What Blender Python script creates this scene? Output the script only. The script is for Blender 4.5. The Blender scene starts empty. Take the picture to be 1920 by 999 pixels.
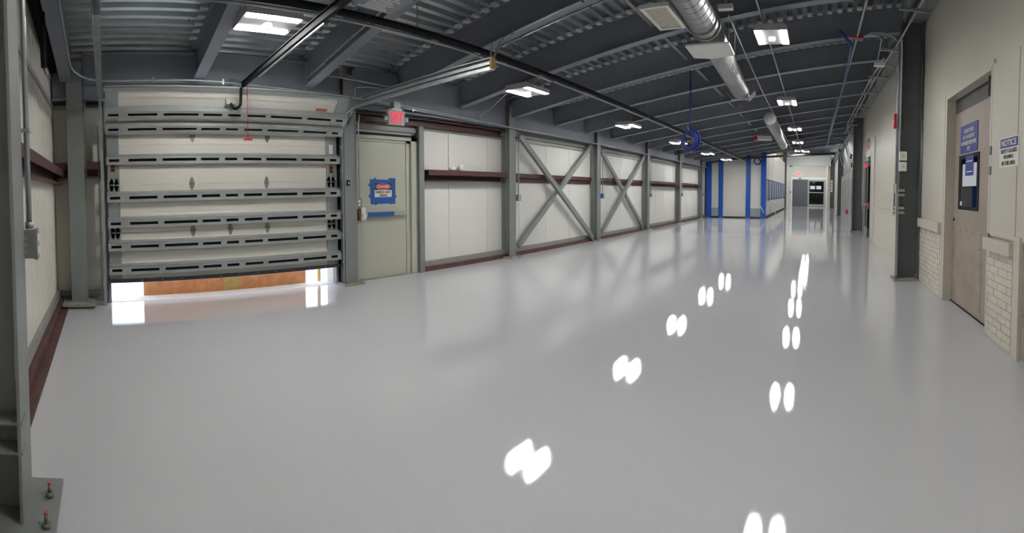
import bpy, bmesh, math, random
from mathutils import Vector, Matrix
random.seed(7)
SC = bpy.context.scene
COL = SC.collection
PI = math.pi

# ------------------------------------------------------------------ camera
# stitched phone panorama: central cylindrical projection, 850 px per radian on 1920 px
PXR, XVP, PITCH, ROLL, V0, EYE = 850.05, 1530.32, 0.0346, -0.0032, 387.05, 1.318
cam = bpy.data.cameras.new('panorama_camera')
cam.type = 'PANO'
cam.panorama_type = 'CENTRAL_CYLINDRICAL'
cam.central_cylindrical_range_u_min = -960.0 / PXR
cam.central_cylindrical_range_u_max = 960.0 / PXR
cam.central_cylindrical_range_v_min = (V0 - 999.0) / PXR
cam.central_cylindrical_range_v_max = V0 / PXR
cam.central_cylindrical_radius = 1.0
cam.clip_start = 0.02
co = bpy.data.objects.new('panorama_camera', cam)
COL.objects.link(co)
_az = (XVP - 960) / PXR
_f = Vector((-math.sin(_az), math.cos(_az), 0)); _r = Vector((math.cos(_az), math.sin(_az), 0)); _u = Vector((0, 0, 1))
_f2 = _f * math.cos(PITCH) - _u * math.sin(PITCH); _u2 = _f * math.sin(PITCH) + _u * math.cos(PITCH)
_r3 = _r * math.cos(ROLL) + _u2 * math.sin(ROLL); _u3 = -_r * math.sin(ROLL) + _u2 * math.cos(ROLL)
co.matrix_world = Matrix(((_r3.x, _u3.x, -_f2.x, 0), (_r3.y, _u3.y, -_f2.y, 0), (_r3.z, _u3.z, -_f2.z, EYE), (0, 0, 0, 1)))
SC.camera = co

# ------------------------------------------------------------------ world, exposure
SC.view_settings.view_transform = 'Standard'
SC.view_settings.look = 'None'
SC.view_settings.gamma = 1.0
SC.view_settings.use_curve_mapping = False
SC.view_settings.exposure = 0.95
LAMP = 92.0          # radiance of the light strips
world = bpy.data.worlds.new('daylight'); SC.world = world
world.use_nodes = True
wn = world.node_tree.nodes; wl = world.node_tree.links
sky = wn.new('ShaderNodeTexSky'); sky.sky_type = 'HOSEK_WILKIE'
sky.sun_direction = (-0.5, 0.3, 0.8); sky.turbidity = 3.5; sky.ground_albedo = 0.5
hs = wn.new('ShaderNodeHueSaturation'); hs.inputs['Saturation'].default_value = 0.55
wl.new(sky.outputs[0], hs.inputs['Color']); wl.new(hs.outputs[0], wn['Background'].inputs[0])
wn['Background'].inputs[1].default_value = 11.0
SC.cycles.max_bounces = 10
SC.cycles.diffuse_bounces = 6
SC.cycles.sample_clamp_indirect = 8.0
SC.cycles.caustics_reflective = False
SC.cycles.caustics_refractive = False

# ------------------------------------------------------------------ materials
def lin(c):
    return tuple(((v / 255) / 12.92 if v / 255 <= 0.04045 else ((v / 255 + 0.055) / 1.055) ** 2.4) for v in c)
def mat(name, rgb, rough=0.5, metal=0.0, var=0.06, scale=6.0, bump=0.0, bscale=60.0, emit=0.0, spec=0.5, coat=0.0):
    m = bpy.data.materials.new(name); m.use_nodes = True
    nt = m.node_tree; n = nt.nodes; b = n['Principled BSDF']
    c = lin(rgb)
    b.inputs['Roughness'].default_value = rough; b.inputs['Metallic'].default_value = metal
    b.inputs['Specular IOR Level'].default_value = spec
    b.inputs['Coat Weight'].default_value = coat
    if emit:
        b.inputs['Base Color'].default_value = (*c, 1)
        b.inputs['Emission Color'].default_value = (*c, 1); b.inputs['Emission Strength'].default_value = emit
        return m
    tc = n.new('ShaderNodeTexCoord')
    nz = n.new('ShaderNodeTexNoise'); nz.inputs['Scale'].default_value = scale; nz.inputs['Detail'].default_value = 4
    nt.links.new(tc.outputs['Object'], nz.inputs['Vector'])
    rp = n.new('ShaderNodeValToRGB')
    rp.color_ramp.elements[0].position = 0.3; rp.color_ramp.elements[1].position = 0.7
    rp.color_ramp.elements[0].color = (*[v * (1 - var) for v in c], 1); rp.color_ramp.elements[1].color = (*[min(1, v * (1 + var)) for v in c], 1)
    nt.links.new(nz.outputs[0], rp.inputs[0]); nt.links.new(rp.outputs[0], b.inputs['Base Color'])
    if bump:
        nb = n.new('ShaderNodeTexNoise'); nb.inputs['Scale'].default_value = bscale; nb.inputs['Detail'].default_value = 2
        nt.links.new(tc.outputs['Object'], nb.inputs['Vector'])
        bp = n.new('ShaderNodeBump'); bp.inputs['Strength'].default_value = bump; bp.inputs['Distance'].default_value = 0.01
        nt.links.new(nb.outputs[0], bp.inputs['Height']); nt.links.new(bp.outputs[0], b.inputs['Normal'])
    return m
def glass(name, rgb, rough=0.03, alpha=0.25):
    m = bpy.data.materials.new(name); m.use_nodes = True
    nt = m.node_tree; n = nt.nodes; out = n['Material Output']; n.remove(n['Principled BSDF'])
    g = n.new('ShaderNodeBsdfGlossy'); g.inputs['Roughness'].default_value = rough
    t = n.new('ShaderNodeBsdfTransparent'); t.inputs[0].default_value = (*lin(rgb), 1)
    fr = n.new('ShaderNodeFresnel'); mx = n.new('ShaderNodeMixShader')
    nt.links.new(fr.outputs[0], mx.inputs[0]); nt.links.new(t.outputs[0], mx.inputs[1]); nt.links.new(g.outputs[0], mx.inputs[2])
    nt.links.new(mx.outputs[0], out.inputs[0]); return m
M = dict(
    floor=mat('grey_epoxy', (192, 193, 196), 0.032, var=0.015, scale=0.5, bump=0.014, bscale=260, spec=0.5),
    steel=mat('dark_slate_steel_paint', (126, 131, 140), 0.5, var=0.08, scale=2),
    column=mat('grey_steel_paint', (126, 130, 128), 0.45, var=0.07, scale=3),
    galv=mat('galvanised_steel', (168, 174, 176), 0.38, 0.75, var=0.12, scale=12),
    deck=mat('galvanised_roof_deck', (196, 202, 206), 0.34, 0.8, var=0.12, scale=3),
    duct=mat('spiral_duct_metal', (160, 162, 162), 0.36, 0.7, var=0.15, scale=14),
    panel=mat('white_wall_panel', (212, 211, 206), 0.5, var=0.02, scale=2),
    rib=mat('ivory_ribbed_panel', (212, 208, 198), 0.5, var=0.03, scale=2),
    cream=mat('cream_wall_paint', (206, 201, 188), 0.42, var=0.025, scale=1.5, bump=0.05, bscale=40),
    brick=mat('cream_painted_brick', (214, 209, 195), 0.5, var=0.05, scale=9, bump=0.25, bscale=70),
    mortar=mat('painted_mortar', (186, 180, 164), 0.7, var=0.15, scale=18),
    maroon=mat('maroon_primer', (76, 45, 47), 0.5, var=0.12, scale=5),
    base=mat('maroon_base_trim', (88, 60, 58), 0.5, var=0.25, scale=7),
    greytrim=mat('grey_metal_trim', (140, 140, 136), 0.45, var=0.06),
    exitdoor=mat('sage_grey_door_paint', (178, 180, 164), 0.42, var=0.03, scale=2),
    beige=mat('beige_door_paint', (162, 150, 138), 0.45, var=0.06, scale=2.5),
    kick=mat('scuffed_beige_plate', (164, 151, 137), 0.42, var=0.13, scale=4.5),
    dockdoor=mat('ivory_dock_door', (208, 206, 196), 0.42, var=0.02, scale=2),
    strut=mat('galvanised_strut', (158, 162, 160), 0.42, 0.25, var=0.07, scale=8),
    stile=mat('galvanised_stile', (146, 153, 152), 0.4, 0.4, var=0.08, scale=7),
    dark_fill=mat('painted_dark_fill', (40, 43, 48), 0.8),  # dark colour, stands in for shade in the strut slots and door head recess
    black=mat('black_paint', (26, 27, 30), 0.65, spec=0.25),
    rubber=mat('dark_navy_rubber', (38, 44, 58), 0.6),
    white=mat('white_enamel', (230, 230, 226), 0.4, var=0.02),
    lens=mat('led_strip', (254, 253, 251), emit=LAMP),
    housing=mat('white_lamp_housing', (178, 176, 178), 0.45, var=0.03),
    blue=mat('royal_blue_panel', (0, 76, 168), 0.42, var=0.05),
    hose=mat('blue_air_hose', (14, 42, 124), 0.4, var=0.05),
    tape=mat('blue_masking_tape', (26, 82, 156), 0.6, var=0.05, scale=20),
    signblue=mat('sign_blue', (20, 44, 132), 0.45, var=0.03),
    signred=mat('sign_red', (196, 24, 44), 0.45, var=0.03),
    darksteel=mat('dark_bronze_panel', (78, 78, 74), 0.5),
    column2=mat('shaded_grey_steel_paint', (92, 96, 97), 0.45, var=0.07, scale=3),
    firemain=mat('dark_fire_main_paint', (54, 44, 48), 0.5),
    dullred=mat('dull_red_tag', (150, 74, 86), 0.5),
    foam=mat('pale_flute_closure', (228, 230, 232), 0.6),
    red=mat('red_plastic', (190, 28, 40), 0.4),
    redglow=mat('exit_red_lit', (255, 24, 60), emit=0.5),
    signwhite=mat('sign_white', (226, 224, 216), 0.45, var=0.02),
    signblack=mat('sign_black', (24, 24, 26), 0.5),
    paper=mat('white_paper', (224, 228, 236), 0.7, var=0.02),
    ply=mat('orange_plywood', (212, 146, 100), 0.6, var=0.16, scale=9, bump=0.1),
    wood=mat('pale_lumber', (196, 164, 104), 0.65, var=0.12, scale=14),
    concrete=mat('bright_concrete', (214, 208, 198), 0.8, var=0.06, scale=4, bump=0.1),
    soil=mat('grey_grout', (150, 146, 134), 0.8, var=0.16, scale=16, bump=0.3),
    copper=mat('copper_bolt_tip', (196, 112, 84), 0.45, 0.4),
    bolt=mat('dull_bolt', (128, 126, 120), 0.45, 0.4),
    glassdark=glass('tinted_glass', (120, 128, 132)),
    glass=glass('clear_glass', (220, 226, 226)),
    darkleaf=mat('charcoal_door_leaf', (92, 94, 98), 0.35, var=0.03),
    alu=mat('aluminium_frame', (176, 178, 176), 0.35, 0.5),
    amber=mat('amber_goods', (214, 170, 96), 0.6, var=0.2, scale=10),
    greypanel=mat('booth_grey_panel', (150, 154, 156), 0.45),
    booth=mat('booth_white_panel', (206, 204, 198), 0.4, var=0.02),
    label=mat('orange_label', (176, 92, 60), 0.6, var=0.1),
    boxgrey=mat('cast_metal_box', (142, 144, 144), 0.42, 0.5, var=0.08, scale=20),
)

# ------------------------------------------------------------------ mesh helper
V = lambda *a: Vector(a)
class MB:
    def __init__(s): s.v = []; s.f = []; s.smooth = []
    def add(s, vs, fs, smooth=False):
        o = len(s.v); s.v += [Vector(v) for v in vs]; s.f += [tuple(i + o for i in f) for f in fs]; s.smooth += [smooth] * len(fs); return s
    def box(s, x0, x1, y0, y1, z0, z1):
        x0, x1 = min(x0, x1), max(x0, x1); y0, y1 = min(y0, y1), max(y0, y1); z0, z1 = min(z0, z1), max(z0, z1)
        return s.add([(x0, y0, z0), (x1, y0, z0), (x1, y1, z0), (x0, y1, z0), (x0, y0, z1), (x1, y0, z1), (x1, y1, z1), (x0, y1, z1)],
                     [(3, 2, 1, 0), (4, 5, 6, 7), (0, 1, 5, 4), (1, 2, 6, 5), (2, 3, 7, 6), (3, 0, 4, 7)])
    def ext(s, prof, o, ex, ey, d, smooth=False):
        """extrude the 2-D outline PROF (in ex, ey from o) along d"""
        o = Vector(o); ex = Vector(ex); ey = Vector(ey); d = Vector(d); n = len(prof)
        a = [o + ex * p[0] + ey * p[1] for p in prof]; b = [p + d for p in a]
        fs = [tuple(range(n)), tuple(range(2 * n - 1, n - 1, -1))]
        s.add(a + b, fs); o2 = len(s.v) - 2 * n
        for i in range(n):
            j = (i + 1) % n
            s.f.append((o2 + j, o2 + i, o2 + n + i, o2 + n + j)); s.smooth.append(smooth)
        return s
    def bar(s, p0, p1, w, h, up=(0, 0, 1)):
        """rectangular bar from p0 to p1: w across, h along up"""
        p0 = Vector(p0); p1 = Vector(p1); d = p1 - p0; u = Vector(up); sd = d.cross(u).normalized(); u = sd.cross(d).normalized()
        return s.ext([(-w / 2, -h / 2), (w / 2, -h / 2), (w / 2, h / 2), (-w / 2, h / 2)], p0, sd, u, d)
    def tube(s, pts, r, n=8, caps=True, smooth=True):
        pts = [Vector(p) for p in pts]; rings = []
        d = (pts[1] - pts[0]).normalized(); u = d.orthogonal().normalized()
        for i, p in enumerate(pts):
            t = (pts[min(i + 1, len(pts) - 1)] - pts[max(i - 1, 0)]).normalized()
            u = (u - t * u.dot(t)).normalized(); w = t.cross(u)
            rr = r[i] if isinstance(r, (list, tuple)) else r
            rings.append([p + (u * math.cos(2 * PI * k / n) + w * math.sin(2 * PI * k / n)) * rr for k in range(n)])
        o = len(s.v)
        for g in rings: s.v += g
        for i in range(len(rings) - 1):
            for k in range(n):
                a = o + i * n + k; b = o + i * n + (k + 1) % n
                s.f.append((a, b, b + n, a + n)); s.smooth.append(smooth)
        if caps:
            s.f.append(tuple(o + k for k in range(n - 1, -1, -1))); s.smooth.append(False)
            q = o + (len(rings) - 1) * n; s.f.append(tuple(q + k for k in range(n))); s.smooth.append(False)
        return s
    def cyl(s, p, d, r, n=12, r2=None):
        return s.tube([p, Vector(p) + Vector(d)], [r, r if r2 is None else r2], n)
    def torus(s, c, ax, R, r, n=28, m=8):
        ax = Vector(ax).normalized(); u = ax.orthogonal().normalized(); w = ax.cross(u); o = len(s.v)
        for i in range(n):
            e = u * math.cos(2 * PI * i / n) + w * math.sin(2 * PI * i / n)
            for k in range(m):
                s.v.append(Vector(c) + e * (R + r * math.cos(2 * PI * k / m)) + ax * (r * math.sin(2 * PI * k / m)))
        for i in range(n):
            for k in range(m):
                a = o + i * m + k; b = o + i * m + (k + 1) % m; c2 = o + ((i + 1) % n) * m + (k + 1) % m; d2 = o + ((i + 1) % n) * m + k
                s.f.append((a, d2, c2, b)); s.smooth.append(True)
        return s
    def ellipsoid(s, c, rx, ry, rz, n=14, m=9):
        pts = []
        o = len(s.v)
        for j in range(m + 1):
            t = PI * j / m
            for k in range(n):
                a = 2 * PI * k / n
                s.v.append(Vector((c[0] + rx * math.sin(t) * math.cos(a), c[1] + ry * math.sin(t) * math.sin(a), c[2] + rz * math.cos(t))))
        for j in range(m):
            for k in range(n):
                s.f.append((o + j * n + k, o + (j + 1) * n + k, o + (j + 1) * n + (k + 1) % n, o + j * n + (k + 1) % n)); s.smooth.append(True)
        return s
    def build(s, name, m, parent=None, loc=None):
        off = Vector((0, 0, 0)); p = parent
        while p is not None: off += p.location; p = p.parent
        l = Vector(loc) if loc is not None else Vector((0, 0, 0))
        me = bpy.data.meshes.new(name)
        me.from_pydata([tuple(v - off - l) for v in s.v], [], s.f)
        bm = bmesh.new(); bm.from_mesh(me); bmesh.ops.remove_doubles(bm, verts=bm.verts, dist=1e-6)
        bmesh.ops.recalc_face_normals(bm, faces=bm.faces); bm.to_mesh(me); bm.free()
        if len(me.polygons) == len(s.smooth): me.polygons.foreach_set('use_smooth', s.smooth)
        me.materials.append(M[m])
        o = bpy.data.objects.new(name, me); COL.objects.link(o)
        if parent is not None: o.parent = parent
        o.location = l
        return o
def box(name, m, parent, *a): return MB().box(*a).build(name, m, parent)
def tag(o, label, cat=None, group=None, kind=None):
    o['label'] = label
    if cat: o['category'] = cat
    if group: o['group'] = group
    if kind: o['kind'] = kind
    return o
def thing(name, loc, label, cat, group=None, kind=None):
    o = bpy.data.objects.new(name, None); o.empty_display_size = 0.1; COL.objects.link(o); o.location = loc
    return tag(o, label, cat, group, kind)
def single(name, mb, m, loc, label, cat, group=None, kind=None):
    return tag(mb.build(name, m, None, loc), label, cat, group, kind)
def dup(root, loc, label):
    """copy a thing with its parts and sub-parts, sharing meshes"""
    def rec(o, par):
        c = o.copy(); COL.objects.link(c); c.parent = par
        for ch in [k for k in KIDS.get(o.name, [])]: rec(ch, c)
        return c
    KIDS.clear()
    for k in bpy.data.objects:
        if k.parent: KIDS.setdefault(k.parent.name, []).append(k)
    r = rec(root, None); r.location = loc; r['label'] = label
    return r
KIDS = {}
def fillet(pts, r, n=5):
    pts = [Vector(p) for p in pts]; out = [pts[0]]
    for a, b, c in zip(pts, pts[1:], pts[2:]):
        d1 = (a - b).normalized(); d2 = (c - b).normalized(); k = min(r, (a - b).length * .49, (c - b).length * .49)
        for i in range(n + 1):
            t = i / n; out.append((b + d1 * k) * (1 - t) ** 2 + b * 2 * t * (1 - t) + (b + d2 * k) * t * t)
    return out + [pts[-1]]
def text(name, s, c, right, up, w, h, m, parent, bold=0.0, depth=0.0015):
    cu = bpy.data.curves.new('txt', 'FONT'); cu.body = s; cu.offset = bold; cu.extrude = 0.5; cu.resolution_u = 3
    ob = bpy.data.objects.new('txt', cu); COL.objects.link(ob)
    dg = bpy.context.evaluated_depsgraph_get()
    me = bpy.data.meshes.new_from_object(ob.evaluated_get(dg))
    bpy.data.objects.remove(ob); bpy.data.curves.remove(cu)
    xs = [v.co.x for v in me.vertices]; ys = [v.co.y for v in me.vertices]
    x0, x1, y0, y1 = min(xs), max(xs), min(ys), max(ys)
    right = Vector(right).normalized(); up = Vector(up).normalized(); nn = right.cross(up); c = Vector(c)
    off = Vector((0, 0, 0)); p = parent
    while p is not None: off += p.location; p = p.parent
    for v in me.vertices:
        a = ((v.co.x - x0) / (x1 - x0) - .5) * w; b = ((v.co.y - y0) / (y1 - y0) - .5) * h
        v.co = c + right * a + up * b + nn * (v.co.z * 2 * depth) - off
    me.materials.clear(); me.materials.append(M[m]); me.name = name
    o = bpy.data.objects.new(name, me); COL.objects.link(o); o.parent = parent
    return o
ORD = 'first second third fourth fifth sixth seventh eighth ninth tenth eleventh twelfth thirteenth fourteenth fifteenth sixteenth seventeenth'.split()
RY, UZ = V(0, 1, 0), V(0, 0, 1)
def wsec(d, w, tf, tw):
    """wide-flange outline, depth d along first axis, width w along second"""
    return [(-d/2, -w/2), (-d/2+tf, -w/2), (-d/2+tf, -tw/2), (d/2-tf, -tw/2), (d/2-tf, -w/2), (d/2, -w/2),
            (d/2, w/2), (d/2-tf, w/2), (d/2-tf, tw/2), (-d/2+tf, tw/2), (-d/2+tf, w/2), (-d/2, w/2)]

# ================================================================== SETTING
XL, XR = -5.72, 1.62                       # inner faces of the long walls
YB = -0.62                                 # inner face of the end wall behind the photographer
JB = lambda x: 2.75 + (x + 5.4) * 0.163    # underside of the sloping roof joists
single('floor', MB().box(-5.95, 2.4, -0.9, 50.5, -0.15, 0), 'floor', (0, 0, 0), 'glossy light grey epoxy floor running the length of the hall', 'floor', kind='structure')

# --- long left wall with the dock opening
wl_ = MB()
wl_.box(-5.95, -5.75, -0.9, 0.06, 0, 3.5).box(-5.95, -5.75, 0.06, 3.17, 2.62, 3.5).box(-5.95, -5.75, 3.17, 50.5, 0, 3.5)
wall_left = single('wall_left', wl_, 'panel', (0, 0, 0), 'long white panelled wall holding the dock door and the braced bays', 'wall', kind='structure')
edges = [-0.62, 0.04]
for a, b in zip(edges, edges[1:]): box('wall_panel', 'rib', wall_left, -5.752, XL, a + .004, b - .004, 0.16, 2.44)
box('wall_panel', 'panel', wall_left, -5.752, XL, 3.45, 4.70, 2.22, 2.44)
y = 4.79
while y < 23.5:
    e = 5.44 if y < 5 else y + 1.0
    box('wall_panel', 'panel', wall_left, -5.752, XL, y + .004, e - .004, 0.16, 2.50); y = e
box('base_channel', 'greytrim', wall_left, -5.75, -5.675, 4.79, 24, 0.075, 0.16)
box('base_angle', 'base', wall_left, -5.75, -5.62, 4.79, 24, 0.001, 0.075)
box('base_channel', 'greytrim', wall_left, -5.75, -5.69, -0.62, 0.03, 0.10, 0.16)
box('top_trim', 'greytrim', wall_left, -5.75, -5.69, 4.79, 24, 2.32, 2.36)
box('side_trim', 'greytrim', wall_left, -5.75, -5.69, 4.79, 4.83, 0.16, 2.36)

# --- end wall (ribbed ivory sheets)
wb = single('wall_back', MB().box(-5.95, 2.4, -0.85, YB - .03, 0, 4.9), 'rib', (0, 0, 0), 'ribbed ivory end wall beside the dock door bay', 'wall', kind='structure')
x = -5.72
while x < 1.5:
    e = min(x + 1.0, 1.6); m = MB(); prof = []; k = 0; n = max(1, round((e - x) / .1))
    for i in range(n):
        q = (e - x - .008) / n; a = x + .004 + i * q
        prof += [(a, 0), (a + q * .55, 0), (a + q * .65, -.012), (a + q * .9, -.012)]
    prof += [(e - .004, 0), (e - .004, -.03), (x + .004, -.03)]
    m.ext(prof, (0, YB, 0.17), (1, 0, 0), (0, 1, 0), (0, 0, 2.72)); m.build('wall_panel', 'rib', wb); x = e
box('base_channel', 'greytrim', wb, -5.7, 1.6, YB - .02, YB + .035, 0.085, 0.17)
box('base_strip', 'base', wb, -5.7, 1.6, YB - .02, YB + .16, 0.001, 0.012)
box('base_angle', 'base', wb, -5.7, 1.6, YB - .02, YB + .075, 0.012, 0.085)
box('seam_flashing', 'greytrim', wb, -5.7, 1.6, YB - .01, YB + .02, 2.44, 2.49)
m = MB()
m.ext([(-5.7, 2.86), (1.6, 4.05), (1.6, 4.8), (-5.7, 3.3)], (0, YB - .02, 0), (1, 0, 0), (0, 0, 1), (0, .10, 0)); m.build('rake_shade_panel', 'black', wb)  # black panel painted in for the unlit zone under the roof edge

# --- right wall
wr_ = MB()
for a in ((-0.9, 3.985, 0, 4.6), (3.985, 5.56, 2.56, 4.6), (5.56, 13.45, 0, 4.6), (13.45, 15.35, 2.55, 4.6), (15.35, 50.5, 0, 4.9)):
    wr_.box(XR, 2.0, a[0], a[1], a[2], a[3])
wall_right = single('wall_right', wr_, 'cream', (0, 0, 0), 'tall cream painted wall with brick wainscot and personnel doors', 'wall', kind='structure')
def brick_run(y0, y1, full):
    z, row = 0.012, 0; ch = (0.83 - .012) / 12.0
    n = 0
    box('brick_backing', 'mortar', wall_right, 1.607, 1.63, y0 + .012, y1 - .012, 0.001, .83)
    for r in range(12):
        yy = y0 - (0.10 if r % 2 else 0.0)
        while yy < y1 - 1e-6:
            a, b = max(yy, y0) , min(yy + .20, y1)
            if b - a > .03:
                d = random.uniform(-.0025, .0025)
                box('brick', 'brick', wall_right, 1.598 + d, 1.625, a + .004, b - .004, z + r * ch + .003, z + (r + 1) * ch - .004); n += 1
            yy += .20
brick_run(3.42, 3.98, True)
brick_run(5.66, 6.82, True)
box('ledge', 'cream', wall_right, 1.545, 1.63, 3.39, 4.0, .835, .945)
box('ledge', 'cream', wall_right, 1.545, 1.63, 5.6, 6.78, .85, .975)
box('ledge', 'cream', wall_right, 1.58, 1.63, 7.1, 12.45, .86, .99)
box('wainscot', 'brick', wall_right, 1.598, 1.63, 7.1, 12.45, .001, .855)
box('wainscot', 'brick', wall_right, 1.598, 1.63, 15.9, 26, .001, .9)
box('metal_panel', 'cream', wall_right, 1.600, 1.63, 3.40, 3.975, .96, 2.57)
box('metal_panel', 'cream', wall_right, 1.604, 1.63, 2.75, 3.39, .96, 2.57)
box('pilaster', 'cream', wall_right, 1.585, 1.63, 3.27, 3.385, 0.001, 1.0)
box('pilaster', 'cream', wall_right, 1.60, 1.63, 12.6, 13.35, .001, 2.95)
pl = box('cover_plate', 'beige', wall_right, 1.612, 1.63, 2.6, 3.26, .02, 1.05)
for zz in (.93, .97, 1.02, .3, .38):
    MB().cyl((1.612, 3.225, zz), (-.004, 0, 0), .006, 8).build('screw', 'bolt', wall_right)
box('joint_strip', 'greytrim', wall_right, 1.612, 1.63, 7.13, 7.16, 1.0, 3.95)

# --- roof deck: ribs run along the hall, pitch 0.15 m
m = MB(); prof = []
x = -5.95
while x < 2.0:
    z = JB(x) + .405; s_ = .163
    prof += [(x, z), (x + .055, z + .055 * s_), (x + .068, z + .068 * s_ + .052), (x + .137, z + .137 * s_ + .052)]
    x += .15
xe = x
prof += [(xe, JB(xe) + .56), (-5.95, JB(-5.95) + .56)]
m.ext(prof, (0, -0.88, 0), (1, 0, 0), (0, 0, 1), (0, 24.6, 0))
ceiling = single('ceiling', m, 'deck', (0, 0, 0), 'sloping corrugated galvanised roof deck above the joists', 'ceiling', kind='structure')
single('ceiling', MB().box(-5.95, 2.4, 23.6, 50.5, 5.2, 5.35).box(-5.95, 2.4, 23.7, 23.8, 4.0, 5.3), 'steel', (0, 0, 0), 'high dark ceiling of the far hall past the last joist', 'ceiling', kind='structure')
m = MB()
for k in range(46):
    xx = -5.95 + .15 * random.randint(4, 20) + .027; yy = random.uniform(-.3, 5.3)
    if min(abs(yy - q) for q in (-.42, 1.2, 2.7, 4.14, 5.56)) < .15: continue
    m.cyl((xx, yy, JB(xx) + .41), (0, 0, -.035), .0035, 5)
o = m.build('deck_screws', 'black', ceiling); o['kind'] = 'stuff'
# left eave girder and right eave beam
t = thing('eave_girder', (-5.60, 0, 2.52), 'deep dark grey eave girder running above the dock door and wall columns', 'girder')
CY = [-.425, 3.235, 6.855, 10.49, 14.11, 17.75, 21.35]
for a, b in zip([-.80] + CY, CY + [22.5]):
    a2 = a + .205 if a > -.7 else -.60
    g = MB(); g.ext(wsec(.57, .16, .02, .012), (-5.60, a2, 2.805), (0, 0, 1), (1, 0, 0), (0, b - .005 - a2, 0)); g.build('girder_span', 'steel', t)
g = MB(); g.ext(wsec(.34, .24, .02, .012), (1.50, -.6, 4.16), (0, 0, 1), (1, 0, 0), (0, 46, 0))
single('eave_beam', g, 'column', (1.50, 0, 3.99), 'grey roof edge beam along the top of the cream wall', 'beam')

# ================================================================== STEEL FRAME
JY = [-.42, 1.20, 2.70, 4.14, 5.56, 7.02, 8.45, 9.90, 11.33, 12.76, 14.20, 15.63, 17.06, 18.5, 19.93, 21.36, 22.8]
for k, jy in enumerate(JY):
    x0, x1 = -5.50, 1.32
    d = V(x1 - x0, 0, JB(x1) - JB(x0)); up = V(-.163, 0, 1).normalized()
    t = thing('roof_joist', (x0, jy, JB(x0)), f'dark grey sloping roof joist, {ORD[k]} counted from the ribbed end wall', 'joist', 'roof joists across the hall')
    m = MB(); m.ext(wsec(.40, .14, .012, .009), V(x0, jy, JB(x0)) + up * .20, up, (0, 1, 0), d); m.build('web_and_flanges', 'steel', t)
    box('end_clip', 'steel', t, -5.52, -5.44, jy - .05, jy + .012, JB(-5.5) + .06, JB(-5.5) + .33)
def closures(jy):
    m = MB(); x = -5.35
    x = -5.95 + .15 * 4
    while x < 1.2:
        z = JB(x) + .405
        m.box(x + .066, x + .138, jy - .145, jy - .06, z - .006, z + .022); x += .15
    return m
for o in [q for q in bpy.data.objects if q.name.startswith('roof_joist')]:
    c_ = closures(o.location.y).build('flute_closures', 'foam', o); c_['kind'] = 'stuff'
for k, (a, b) in enumerate(zip(JY[1:-1], JY[2:])):
    zz = JB(-2.08) + .13
    m = MB(); m.bar((-2.08, a + .01, zz), (-2.08, b - .01, zz + .0), .05, .006).bar((-2.105, a + .01, zz + .025), (-2.105, b - .01, zz + .025), .006, .05)
    single('joist_bridging', m, 'column', (-2.08, a, zz), f'grey bridging angle spanning the gap between the {ORD[k+1]} and {ORD[k+2]} roof joists', 'brace', 'joist bridging angles')

def column_left(y0, label, h=2.97, seal=True):
    t = thing('steel_column', (-5.60, y0 + .10, 0), label, 'column', 'wall columns on the dock side')
    m = MB(); m.ext(wsec(.20, .20, .012, .009), (-5.60, y0 + .10, .03), (1, 0, 0), (0, 1, 0), (0, 0, h - .03)); m.build('shaft', 'column', t)
    box('base_plate', 'soil', t, -5.74, -5.42, y0 - .06, y0 + .27, .001, .03)
    for sx in (-5.45, -5.69):
        for sy in (y0 - .02, y0 + .23): MB().cyl((sx, sy, .03), (0, 0, .045), .011, 8).build('anchor_bolt', 'bolt', t)
    return t
tA = column_left(-.425, 'grey steel column in the corner left of the dock door')
# thick grout pad under the corner column
box('grout_pad', 'soil', tA, -5.78, -5.36, -.53, -.12, .031, .06)
column_left(3.235, 'grey steel column between the dock door and the exit door')
column_left(6.855, 'grey steel column right of the white caps, at the near end of the first cross brace')
column_left(10.49, 'grey steel column standing between the two cross braced bays')
column_left(14.11, 'grey steel column at the far end of the second cross brace')
column_left(17.75, 'grey steel column, second before the blue and white booth')
column_left(21.35, 'grey steel column right beside the blue and white booth')

def column_right(y, label, h=3.98):
    t = thing('steel_column', (1.42, y, 0), label, 'column', 'columns along the cream wall')
    m = MB(); m.ext(wsec(.33, .21, .014, .009), (1.42, y + .10, .035), (1, 0, 0), (0, 1, 0), (0, 0, h - .035)); m.build('shaft', 'column2', t)
    box('base_plate', 'soil', t, 1.20, 1.595, y - .07, y + .27, .001, .035)
    for sx in (1.235, 1.55): MB().cyl((sx, y - .02, .035), (0, 0, .07), .012, 8).build('anchor_bolt', 'bolt', t)
column_right(6.83, 'tall grey column against the cream wall carrying switch boxes')
column_right(15.7, 'tall dark column beside the glazed aisle door')
column_right(26.8, 'tall dark column past the grey electrical cabinet')
column_right(39.8, 'thin far column right of the sliding doors')

# near column at the end wall (its foot with bolts is at the lower left of the view)
t = thing('steel_column', (-1.86, -.42, 0), 'large near grey column with bolted base plate standing at the ribbed end wall', 'column')
m = MB(); m.ext(wsec(.20, .22, .013, .009), (-1.86, -.455, .03), (0, 1, 0), (1, 0, 0), (0, 0, 3.2)); m.build('shaft', 'column', t)
box('base_plate', 'column', t, -2.06, -1.62, -.60, -.225, .002, .03)
for bx, by in ((-1.93, -.27), (-1.745, -.262)):
    b = MB(); b.cyl((bx, by, .03), (0, 0, .02), .018, 6); bo = b.build('anchor_bolt', 'bolt', t)
    MB().cyl((bx, by, .052), (0, 0, .032), .0095, 8).build('bolt_thread', 'bolt', bo); MB().cyl((bx, by, .084), (0, 0, .009), .0092, 8).build('bolt_tip', 'copper', bo)
for z0 in (.30, .42):
    box('stiffener_plate', 'column', t, -1.845, -1.76, -.50, -.35, z0, z0 + .012)
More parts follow.
